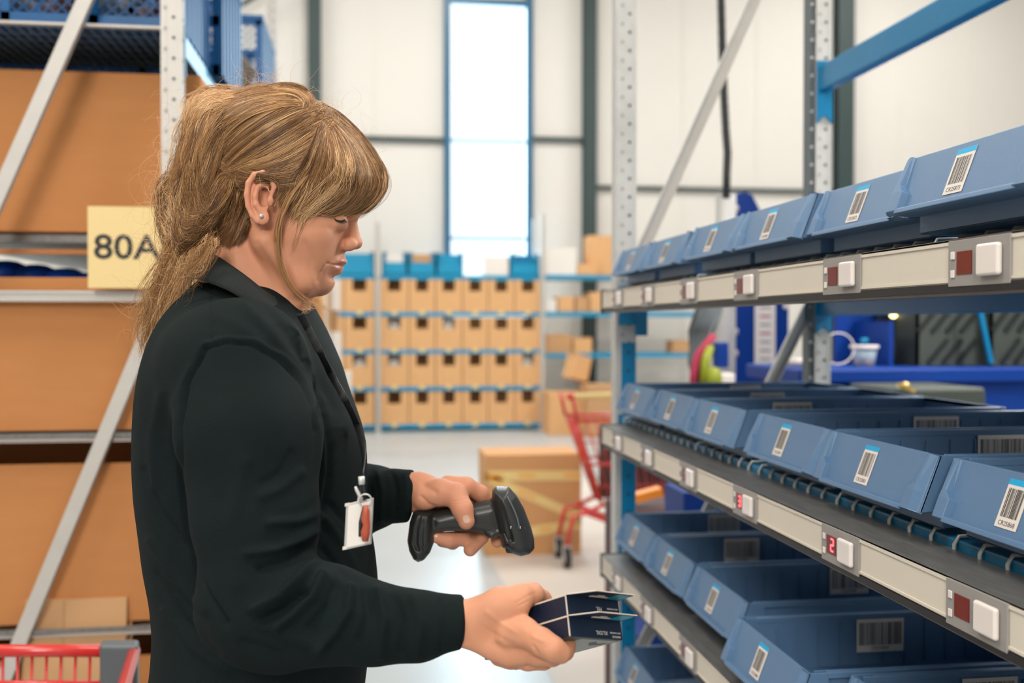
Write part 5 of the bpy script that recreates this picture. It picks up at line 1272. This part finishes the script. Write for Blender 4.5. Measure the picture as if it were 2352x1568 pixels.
g = MB(); g.tube(list(toworld([p(816, 1117, dB-.002), p(819, 1124, dB-.002), p(826, 1138, dB-.002), p(832, 1146, dB-.002)])), [.0012, .0018, .0018, .0014], M['galv'], 8); g.build('clasp', LAN)
g = MB(); g.tube(list(toworld([p(839+14.5*math.cos(a), 1149+14.5*math.sin(a), dB-.003+.002*math.sin(a)) for a in np.linspace(0, 2*math.pi, 25)[:-1]])), .0008, M['galv'], 6, closed=True); g.build('key_ring', LAN)
def plate(px, d0, d1, th, m, name, parent, bev=0):   # quad traced at depths, extruded away
    q = [p(u, v, d) for (u, v), d in zip(px, (d0, d1, d1, d0))]; g = MB(); w = toworld(q); g.prism(list(w), FW*th, m); return g.build(name, parent, bev)
hold = plate([(795, 1157), (858, 1143), (853, 1249), (790, 1263)], dB+.001, dB+.004, .0022, mat('badge_plastic', srgb(190, 186, 184), .25, coat=.6), 'holder', LAN, .0006)
plate([(800, 1161), (855, 1149), (850, 1246), (796, 1257)], dB+.0002, dB+.0032, .0006, M['paper'], 'card', LAN)
plate([(822, 1140), (836, 1137), (836, 1150), (820, 1153)], dB+.001, dB+.002, .001, M['label'], 'slot_tab', LAN)
for uv in ((792, 1157, 1163), (787, 1256, 1263)):
    plate([(uv[0], uv[1]), (uv[0]+10, uv[1]-2), (uv[0]+10, uv[2]-2), (uv[0], uv[2])], dB, dB, .003, M['label'], 'corner', LAN)
g = MB(); kc = list(toworld([p(u, v, dB-.006) for u, v in ((840, 1160), (841, 1175), (839, 1190), (842, 1205), (839, 1222), (839, 1242))])); g.tube(kc, [.0022, .0034, .0042, .0036, .0044, .0030], mat('red_leather', (.42, .075, .035, 1), .45), 10); g.build('key_fob', LAN)
g = MB(); g.tube(list(toworld([p(836, 1162, dB-.004), p(829, 1200, dB-.004), p(826, 1232, dB-.004)])), [.0014, .0022, .0012], M['dark'], 8); g.build('key', LAN)

# ================================================================ barcode scanner in the far hand
SCN = empty('barcode_scanner', toworld(p(1080, 1190, 1.33))[0], 'dark grey handheld barcode scanner held sideways in her far hand', 'scanner')
scm = mat('scanner_plastic', (.022, .023, .022, 1), .42, coat=.08, bump=.06, bscale=1500)
scr = mat('scanner_rubber', (.014, .016, .015, 1), .55)
q_ = Field(p(920, 1305, 1.33)-np.array((0, .05, 0)), p(1245, 1100, 1.33)+np.array((0, .06, 0)), .0013)
q_.poly([(985, 1176), (1030, 1164), (1085, 1155), (1125, 1147), (1150, 1140), (1160, 1230), (1120, 1226), (1080, 1219), (1030, 1219), (988, 1224)], DH, .016, .019, .004)
q_.poly([(957, 1167), (975, 1164), (998, 1169), (1000, 1200), (999, 1240), (988, 1268), (975, 1284), (962, 1289), (950, 1282), (940, 1262), (936, 1240), (941, 1200), (948, 1178)], DH, .012, .026, .004)
for o_ in (0, 14): q_.chain([p(965+o_, 1182, DH-.026), p(956+o_, 1215, DH-.027), p(954+o_, 1248, DH-.026), p(960+o_, 1262, DH-.024)], [.0022, .003, .003, .002] if o_ == 0 else [.0012, .0014, .0014, .0010], .0015, 'sub')
q_.poly([(1131, 1124), (1140, 1117), (1168, 1118), (1186, 1137), (1204, 1168), (1219, 1208), (1227, 1238), (1228, 1258), (1217, 1270), (1196, 1276), (1172, 1268), (1152, 1254), (1146, 1222), (1136, 1180), (1129, 1146)], DH-.004, .020, .032, .004)
q_.chain([p(1146, 1150, DH-.036), p(1160, 1200, DH-.038), p(1172, 1240, DH-.034)], [.003, .004, .004], .002, 'sub')
q_.chain([p(1158, 1226, DH-.034), p(1166, 1244, DH-.036), p(1178, 1250, DH-.035)], [.0016, .0022, .0018], .002)
q_.chain([p(1120, 1224, DH-.012), p(1128, 1228, DH-.014), p(1142, 1222, DH-.016)], [.004, .004, .003], .002)
V1, Q1 = q_.mesh(); V1 = relax(V1, Q1, 1, .4); mesh_obj('housing', V1, Q1, [scm], SCN)
def on_f(fl, u, v, off=.0008): return p(u, v, float(fl.near(np.array([float(u)]), np.array([float(v)]), 1.3)[0])-off)
g = MB(); g.tube(list(toworld([on_f(q_, u, v, .0002) for u, v in smooth_line([(1165, 1140), (1178, 1165), (1188, 1190), (1193, 1214)], 12)])), .0012, M['greyplastic'], 6); g.build('trim_line', SCN)
g = MB(); g.add(toworld([on_f(q_, u, v) for u, v in ((1172, 1208), (1196, 1208), (1196, 1214), (1172, 1214))]), [(0, 1, 2, 3)], M['galv']); g.build('marking', SCN)
g = MB(); g.add(toworld([on_f(q_, u, v) for u, v in ((1204, 1210), (1217, 1216), (1220, 1222), (1207, 1216))]), [(0, 1, 2, 3)], M['greyplastic']); g.build('indicator', SCN)
g = MB(); g.hexa([*toworld([p(1160, 1262, DH-.024), p(1200, 1257, DH-.028), p(1200, 1257, DH+.02), p(1160, 1262, DH+.02), p(1164, 1270, DH-.022), p(1212, 1270, DH-.024), p(1212, 1270, DH+.02), p(1164, 1270, DH+.02)])], M['dark']); g.build('scan_window', SCN, .001)

# ================================================================ two navy boxes in the near hand
sc_ = .98/F
ax_a = np.array((.65811, -.64875, .38212)); ax_b = np.array((.74797, .62143, -.23316)); ax_c = np.array((.08620, -.43926, -.89421))
navy = mat('navy_carton', (.004, .013, .036, 1), .42, coat=.05, bump=.04, bscale=400)
cardw = mat('carton_edge', srgb(214, 200, 184), .7); greyc = mat('dark_grey_carton', (.075, .08, .075, 1), .5)
teal = mat('teal_print', (.01, .30, .40, 1), .4); lgrey = mat('light_grey_print', srgb(160, 158, 150), .5)
def product_box(name, C0, label, size_txt, th):
    o = empty(name, toworld(C0)[0], label, 'box', None)
    A, B, Cc = [Vector(tuple(RT*q[0]+FW*q[1]+UP*q[2])) for q in (ax_a, ax_b, ax_c)]
    o.matrix_world = Matrix(((A[0], B[0], -Cc[0], toworld(C0)[0][0]), (A[1], B[1], -Cc[1], toworld(C0)[0][1]), (A[2], B[2], -Cc[2], toworld(C0)[0][2]), (0, 0, 0, 1)))
    # local: x = long axis (0 at the end face, negative into the hand), y = width, z = up (0 at the lid)
    Wd, L, t = .074, .125, .0006
    g = MB(); g.box((-L, 0, -th), (0, Wd, -.0005), navy); g.build('carton', o, .0004, 1)
    g = MB(); g.box((-L+.001, .001, -th-.0003), (-.001, Wd-.001, -th), greyc); g.build('back_print', o)
    g = MB(); g.box((-.072, .022, -th-.0006), (-.006, Wd-.004, -th-.0003), lgrey); bp = g.build('picture', o)
    g = MB(); g.prism([(-.030, .055, -th-.0008), (-.018, .044, -th-.0008), (-.012, .048, -th-.0008), (-.020, .058, -th-.0008), (-.014, .066, -th-.0008), (-.024, .066, -th-.0008)], (0, 0, .0002), greyc); g.build('print', bp)
    # hang tab continuing the lid
    T = .0245; g = MB()
    g.prism([(-.004, 0, -.0005), (.003, 0, -.0005), (T, .018, -.0005), (T, Wd-.002, -.0005), (.003, Wd, -.0005), (-.004, Wd, -.0005)], (0, 0, .0009), cardw)
    g.prism([(0, .0006, -.0009), (.003, .0006, -.0009), (T-.0006, .0185, -.0009), (T-.0006, Wd-.003, -.0009), (.003, Wd-.0006, -.0009), (0, Wd-.0006, -.0009)], (0, 0, .0004), navy)
    tb = g.build('hang_tab', o)
    g = MB(); g.box((.006, .026, -.0013), (.0095, .050, -.0009), cardw); g.box((.009, .033, -.0013), (.013, .042, -.0009), cardw); g.build('hanger_hole', tb)
    g = MB(); g.box((.004, Wd-.022, -.0012), (T-.002, Wd-.005, -.0009), teal); g.build('teal_label', tb)
    # pale card edges of the end face
    g = MB(); g.box((-.0002, -.0004, -th), (.0006, .0008, 0), cardw); g.box((-L*.8, -.0006, -.0012), (0, .0004, .0003), cardw); g.build('card_edge', o)
    zt = -th*(.62 if size_txt == 'M/L' else .80)
    # words on the end face read upside down
    mt = frame3((.0008, Wd-.022, zt+.001), (0, -1, 0), (0, 0, -1))
    text(size_txt, .0052, M['label'], 'lettering', o, frame3((.0008, Wd-.030, zt+.0015), (0, -1, 0), (0, 0, -1)), ext=.00005)
    text('SEAMLESS', .0028, M['label'], 'lettering', o, frame3((.0008, Wd-.010, zt-.0015), (0, -1, 0), (0, 0, -1)), ext=.00005)
    text('ARM WARMERS', .0022, M['label'], 'lettering', o, frame3((.0008, Wd-.011, zt+.0022), (0, -1, 0), (0, 0, -1)), ext=.00005)
    return o
Cb = p(1298, 1365, .98)
product_box('product_box', Cb, 'navy hanging box marked M/L, upper of the two in her near hand', 'M/L', .0192)
product_box('product_box', Cb+ax_c*.0200, 'navy hanging box marked XL/2XL, lower of the two in her near hand', 'XL/2XL', .0188)
# ================================================================ hair
gf = Field(p(335, 820, 1.33)-np.array((0, .19, 0)), p(905, 175, 1.33)+np.array((0, .06, .02)), .003)
gf.ell(hp(.002, .045), (.104, .081, .088), .01, Rm=RM)
cap = [(868, 402), (866, 430), (862, 462), (838, 486), (818, 492), (790, 487), (745, 478), (705, 470), (668, 462), (648, 440), (640, 415), (600, 396), (570, 402), (552, 440), (545, 480), (500, 520), (420, 470), (420, 350), (450, 260), (500, 222), (590, 212), (680, 222), (738, 250), (796, 292), (836, 332), (862, 372)]
gf.poly(cap, ZD, .070, .083, .01)
bun = [(480, 232), (450, 245), (436, 290), (424, 345), (396, 392), (376, 430), (384, 475), (372, 520), (376, 560), (392, 590), (430, 585), (462, 552), (505, 515), (530, 460), (540, 330), (530, 240)]
bun = [(u+max(0, 500-u)*.22, v) for u, v in bun]
gf.poly(bun, ZD, .045, .060, .02)
gf.poly([(560, 420), (564, 482), (545, 522), (512, 552), (470, 575), (430, 600), (410, 600), (440, 480)], ZD, .04, .066, .015)
GV, GQ = gf.mesh(); GV = relax(GV, GQ, 2)
# keep the face, ear and neck free: drop scalp faces that would cover the ear or the lower face
hairdark = mat('hair_base', (.15, .080, .034, 1), .6, var=.5, vscale=30, stretch=(1, 1, .3), bump=.6, bscale=300)
U_ = U0+F*GV[:, 0]/GV[:, 1]; V__ = V0-F*GV[:, 2]/GV[:, 1]
GV[:, 1] = ZD+(GV[:, 1]-ZD)*1.0
HAIR = mesh_obj('hair', GV, GQ, [hairdark], PERSON)

rng = np.random.default_rng(11)
strands = []   # list of (n,3) arrays in camera-aligned frame, radius, tint
def inear(u, v): return ((u-597)/33)**2+((v-462)/52)**2 < 1
def family(guides, n, lift=(0.0, .005), jit=3.0, K=16, rad=.00021, tint=(0, 1), d=None, wav=0.0, mirror=True, clump=7, ends=.0, trange=(0, 1), bury=.008):
    guides = [[(u+max(0, 450-u)*.22*(v < 600), v) for u, v in g] for g in guides]
    G = np.array([smooth_line(g, K) for g in guides]); m = len(G); out = []
    ncl = max(1, n//clump)
    for c in range(ncl):
        t0 = rng.uniform(*trange)*(m-1); off0 = rng.normal(0, jit, 2); tn0 = np.clip(tint[0]+(tint[1]-tint[0])*rng.random()**1.35+.16*math.sin(t0*11+m*2.3), 0, 1); ph = rng.uniform(0, 6.28); fr = rng.uniform(.6, 1.6); wa = wav*rng.uniform(.4, 1.6); li0 = rng.uniform(*lift)
        bend = rng.normal(0, jit*1.2, 2)
        for s in range(clump):
            t = np.clip(t0+rng.normal(0, .05), 0, m-1); i = min(int(t), m-2) if m > 1 else 0; f = t-i
            g = G[i]*(1-f)+G[i+1]*f if m > 1 else G[0].copy()
            a, b = rng.uniform(0, .10), rng.uniform(.86-ends, 1.0)
            x = np.linspace(0, K-1, K)*(b-a)+a*(K-1); ii = np.clip(x.astype(int), 0, K-2); fx = (x-ii)[:, None]; g = g[ii]*(1-fx)+g[ii+1]*fx
            tt = np.linspace(0, 1, K)[:, None]
            g = g+off0+bend*np.sin(math.pi*tt)+rng.normal(0, jit*.28, 2)+rng.normal(0, jit*.35, 2)*tt
            if wav: 
                tg = np.gradient(g, axis=0); tg /= np.linalg.norm(tg, axis=1, keepdims=True)+1e-9; nn = np.stack([-tg[:, 1], tg[:, 0]], 1); g = g+nn*wa*np.sin(ph+6.28*fr*tt*1.3)*tt
            li = li0+rng.uniform(0, .0012)
            if d is None:
                dd = np.where(inear(g[:, 0], g[:, 1]), gf.near(g[:, 0], g[:, 1], 1.2), np.minimum(gf.near(g[:, 0], g[:, 1], 1.2), hf.near(g[:, 0], g[:, 1], 1.2)-.0012))-li*np.sin(math.pi*np.clip(tt[:, 0]*.9+.08, 0, 1))**.5-.0004+bury*np.clip(1-tt[:, 0]/.12, 0, 1)
                dd = np.convolve(np.pad(dd, 2, mode='edge'), np.ones(5)/5, 'valid')
            else: dd = d(g[:, 0], g[:, 1], tt[:, 0])+li
            P = np.stack([(g[:, 0]-U0)*dd/F, dd, (V0-g[:, 1])*dd/F], 1)
            strands.append((P, rad*rng.uniform(.7, 1.2), float(np.clip(tn0+rng.normal(0, .08), 0, 1))))
            if mirror and rng.random() < .45:
                P2 = P.copy(); P2[:, 1] = 2*ZD-P[:, 1]; P2[:, 0] = P[:, 0]*ZD/dd; P2[:, 2] = P[:, 2]*ZD/dd; strands.append((P2, rad, tn0))
# crown sweeping back to the knot
family([[(716, 236), (680, 238), (620, 262), (560, 300), (520, 335), (508, 372)], [(742, 246), (690, 262), (620, 300), (560, 345), (524, 380), (510, 392)], [(770, 262), (710, 300), (640, 345), (575, 372), (530, 385), (500, 380)],
        [(796, 288), (740, 330), (670, 372), (600, 392), (540, 390), (490, 350)], [(800, 302), (756, 350), (700, 395), (620, 408), (550, 400), (484, 356)], [(790, 335), (736, 380), (680, 410), (610, 415), (560, 425), (500, 430)]], 9000, jit=5, tint=(.05, .9), lift=(.0005, .005))
# hair over the top
family([[(700, 218), (650, 206), (590, 206), (535, 222), (490, 240)], [(712, 232), (660, 222), (590, 228), (530, 250), (480, 280)], [(716, 240), (650, 238), (580, 256), (530, 290), (500, 330)]], 3200, jit=4, tint=(.15, .9), lift=(0, .008))
# top twist near the parting
family([[(600, 205), (640, 196), (685, 200), (712, 218), (716, 240)], [(610, 215), (650, 208), (684, 214), (700, 232), (690, 248)]], 700, jit=3, tint=(.2, .8), lift=(.004, .011))
# fringe
family([[(716, 238), (770, 262), (820, 310), (858, 360), (876, 402), (868, 440), (846, 470), (824, 486)], [(728, 246), (776, 280), (822, 330), (850, 380), (858, 420), (840, 458), (800, 484), (772, 488)],
        [(740, 256), (780, 300), (812, 350), (826, 400), (815, 440), (780, 470), (742, 482), (730, 480)], [(748, 262), (776, 320), (792, 380), (786, 420), (760, 452), (724, 474), (700, 486)]], 9500, jit=4.5, tint=(0, .95), lift=(.003, .008))
family([[(748, 262), (776, 320), (792, 380), (786, 420), (760, 452), (724, 474), (700, 486)], [(752, 268), (762, 330), (762, 385), (744, 425), (712, 458), (690, 480), (676, 505)], [(750, 276), (740, 340), (724, 395), (700, 435), (676, 462), (660, 490)], [(742, 284), (722, 340), (700, 385), (672, 420), (650, 446), (636, 470)]], 4200, jit=5, tint=(0, .9), lift=(.002, .007), ends=.3)
# fair highlights in the fringe
family([[(760, 300), (790, 340), (800, 385), (770, 430), (725, 465), (690, 500)], [(775, 310), (800, 360), (795, 410), (750, 450), (706, 486), (684, 520)]], 110, jit=12, tint=(.9, 1), lift=(.005, .009), clump=6)
family([[(800, 300), (845, 370), (858, 410), (836, 455), (790, 486), (752, 486)], [(700, 400), (676, 440), (664, 480)]], 110, jit=10, tint=(.9, 1), lift=(.005, .009), clump=5)
# around the ear and down to the nape
family([[(690, 400), (640, 404), (590, 392), (540, 400), (490, 440), (460, 500)], [(668, 425), (640, 412), (600, 398), (556, 410), (520, 450), (480, 510)], [(700, 380), (640, 380), (580, 376), (530, 388), (480, 420), (440, 480)]], 4200, jit=4, tint=(.0, .6), lift=(0, .004))
family([[(566, 440), (552, 480), (530, 520), (500, 552)], [(556, 430), (530, 470), (500, 520), (462, 565)], [(572, 470), (566, 500), (556, 530), (548, 556)], [(540, 420), (505, 470), (470, 520), (430, 575)]], 3600, jit=5, tint=(0, .4), lift=(0, .004))
family([[(580, 500), (572, 520), (566, 545)], [(562, 492), (548, 530), (530, 560)], [(545, 500), (528, 535), (512, 566)]], 240, jit=5, tint=(.1, .5), mirror=True, rad=.00018)
# knot and loose back hair
family([[(510, 240), (470, 250), (440, 290), (428, 340), (400, 388), (380, 430)], [(530, 260), (490, 280), (462, 330), (446, 380), (420, 420), (395, 460)], [(520, 320), (490, 350), (470, 400), (450, 440), (420, 480), (390, 520)]], 4500, jit=9, tint=(.2, .95), lift=(0, .010), wav=5)
family([[(500, 380), (470, 400), (440, 440), (420, 490), (400, 540), (384, 580)], [(520, 400), (500, 430), (480, 480), (450, 530), (420, 570), (400, 600)], [(540, 420), (530, 460), (510, 500), (470, 540), (440, 575), (410, 610)]], 5000, jit=9, tint=(.0, .75), lift=(0, .010), wav=6)
family([[(400, 400), (370, 430), (380, 480), (420, 500), (440, 460), (420, 420)], [(380, 440), (372, 500), (400, 560), (440, 540), (450, 490)], [(490, 330), (450, 360), (440, 420), (480, 450), (510, 410)], [(420, 470), (390, 520), (410, 580), (460, 560), (470, 510)]], 2000, jit=13, tint=(.1, .9), lift=(.002, .014), wav=9)
family([[(520, 250), (480, 228), (450, 240), (432, 280), (424, 330)], [(560, 215), (500, 222), (456, 236), (430, 270)]], 1400, jit=7, tint=(.6, 1), lift=(.0, .012), wav=6)
# hanging wisps
hang = lambda u, v, t: np.where(t < .25, 1.235, 1.235)-.02*t+0*u
family([[(400, 560), (392, 610), (372, 660), (352, 710), (338, 770), (326, 820)], [(430, 570), (412, 620), (392, 660), (370, 720), (350, 780), (340, 830)], [(380, 540), (376, 600), (352, 650), (330, 700), (318, 760), (330, 800)]], 850, jit=9, tint=(.35, 1), d=lambda u, v, t: 1.215+.0*u, wav=10, clump=7, ends=.25)
family([[(460, 560), (440, 600), (415, 640), (395, 700)], [(500, 555), (470, 590), (440, 640)], [(480, 540), (462, 600), (430, 625), (405, 650)]], 330, jit=8, tint=(.2, .9), d=lambda u, v, t: 1.165+.0*u, wav=10, clump=6, ends=.3)
# long face-framing strands
family([[(700, 390), (664, 440), (640, 500), (634, 560), (644, 620), (668, 665), (700, 690)], [(720, 400), (680, 445), (652, 500), (643, 560), (656, 620), (690, 670), (730, 698)]], 84, jit=3.0, tint=(.3, .9), d=lambda u, v, t: ZD-.082+.030*np.clip(t-.35, 0, 1)*1.4, clump=12, ends=.2)
family([[(730, 410), (705, 450), (690, 490), (682, 530), (660, 590)], [(740, 420), (710, 465), (695, 510)]], 50, jit=5, tint=(.6, 1), d=lambda u, v, t: ZD-.080+.012*t, clump=10, ends=.3)
family([[(655, 690), (690, 702), (730, 700), (765, 716)], [(650, 700), (680, 694), (720, 690), (750, 705)], [(660, 705), (690, 710), (715, 718)]], 90, jit=4, tint=(.8, 1), d=lambda u, v, t: ZD-.035+0*u, clump=6, ends=.3, wav=6, mirror=False)
# flyaways
def fly(n, c, spread, length, d0=1.2, curl=1.0, tint=(.7, 1)):
    for _ in range(n):
        u, v = np.array(c)+rng.normal(0, 1, 2)*np.array(spread); a = rng.uniform(0, 6.28); L = rng.uniform(.3, 1)*length; K = 14; q = [(u, v)]; k = rng.normal(0, .16)*curl
        for i in range(K-1): a += k+rng.normal(0, .06); q.append((q[-1][0]+math.cos(a)*L/K, q[-1][1]-math.sin(a)*L/K))
        q = np.array(q); dd = d0+rng.uniform(0, .09)+0*q[:, 0]; strands.append((np.stack([(q[:, 0]-U0)*dd/F, dd, (V0-q[:, 1])*dd/F], 1), .00013, rng.uniform(*tint)))
fly(170, (385, 440), (22, 55), 120); fly(110, (370, 540), (22, 50), 130); fly(90, (450, 260), (40, 30), 90); fly(60, (620, 200), (60, 10), 80); fly(35, (760, 245), (30, 14), 70); fly(25, (840, 330), (20, 40), 60)
fly(120, (350, 700), (22, 50), 120); fly(80, (430, 590), (40, 30), 110); fly(60, (600, 400), (50, 30), 80, 1.165); fly(30, (600, 185), (20, 10), 110)
# merge into one curves object
n = len(strands); K = 16
sizes = [len(s_[0]) for s_ in strands]; hc = D.hair_curves.new('hair_strands'); hc.add_curves(sizes)
pos = toworld(np.concatenate([s_[0] for s_ in strands])); hc.attributes['position'].data.foreach_set('vector', pos.astype(np.float32).ravel())
ra = hc.attributes.new('radius', 'FLOAT', 'POINT'); rr = np.concatenate([np.linspace(1, .35, len(s_[0]))*s_[1] for s_ in strands]); ra.data.foreach_set('value', rr.astype(np.float32))
ti = hc.attributes.new('tint', 'FLOAT', 'POINT'); ti.data.foreach_set('value', np.concatenate([np.full(len(s_[0]), s_[2]) for s_ in strands]).astype(np.float32))
hm_ = D.materials.new('hair_strand'); hm_.use_nodes = True; nt = hm_.node_tree; pb = nt.nodes['Principled BSDF']; at_ = nt.nodes.new('ShaderNodeAttribute'); at_.attribute_name = 'tint'; cr_ = nt.nodes.new('ShaderNodeValToRGB')
E_ = cr_.color_ramp; E_.elements[0].color = (.085, .034, .012, 1); E_.elements[1].color = (.88, .58, .30, 1); e = E_.elements.new(.42); e.color = (.34, .160, .052, 1); e = E_.elements.new(.75); e.color = (.55, .30, .12, 1)
nt.links.new(at_.outputs['Fac'], cr_.inputs[0]); nt.links.new(cr_.outputs[0], pb.inputs['Base Color']); pb.inputs['Roughness'].default_value = .42; pb.inputs['Specular IOR Level'].default_value = .6
hc.materials.append(hm_)
ho = D.objects.new('hair_strands', hc); COL.objects.link(ho); ho.parent = HAIR
ho['kind'] = 'stuff'
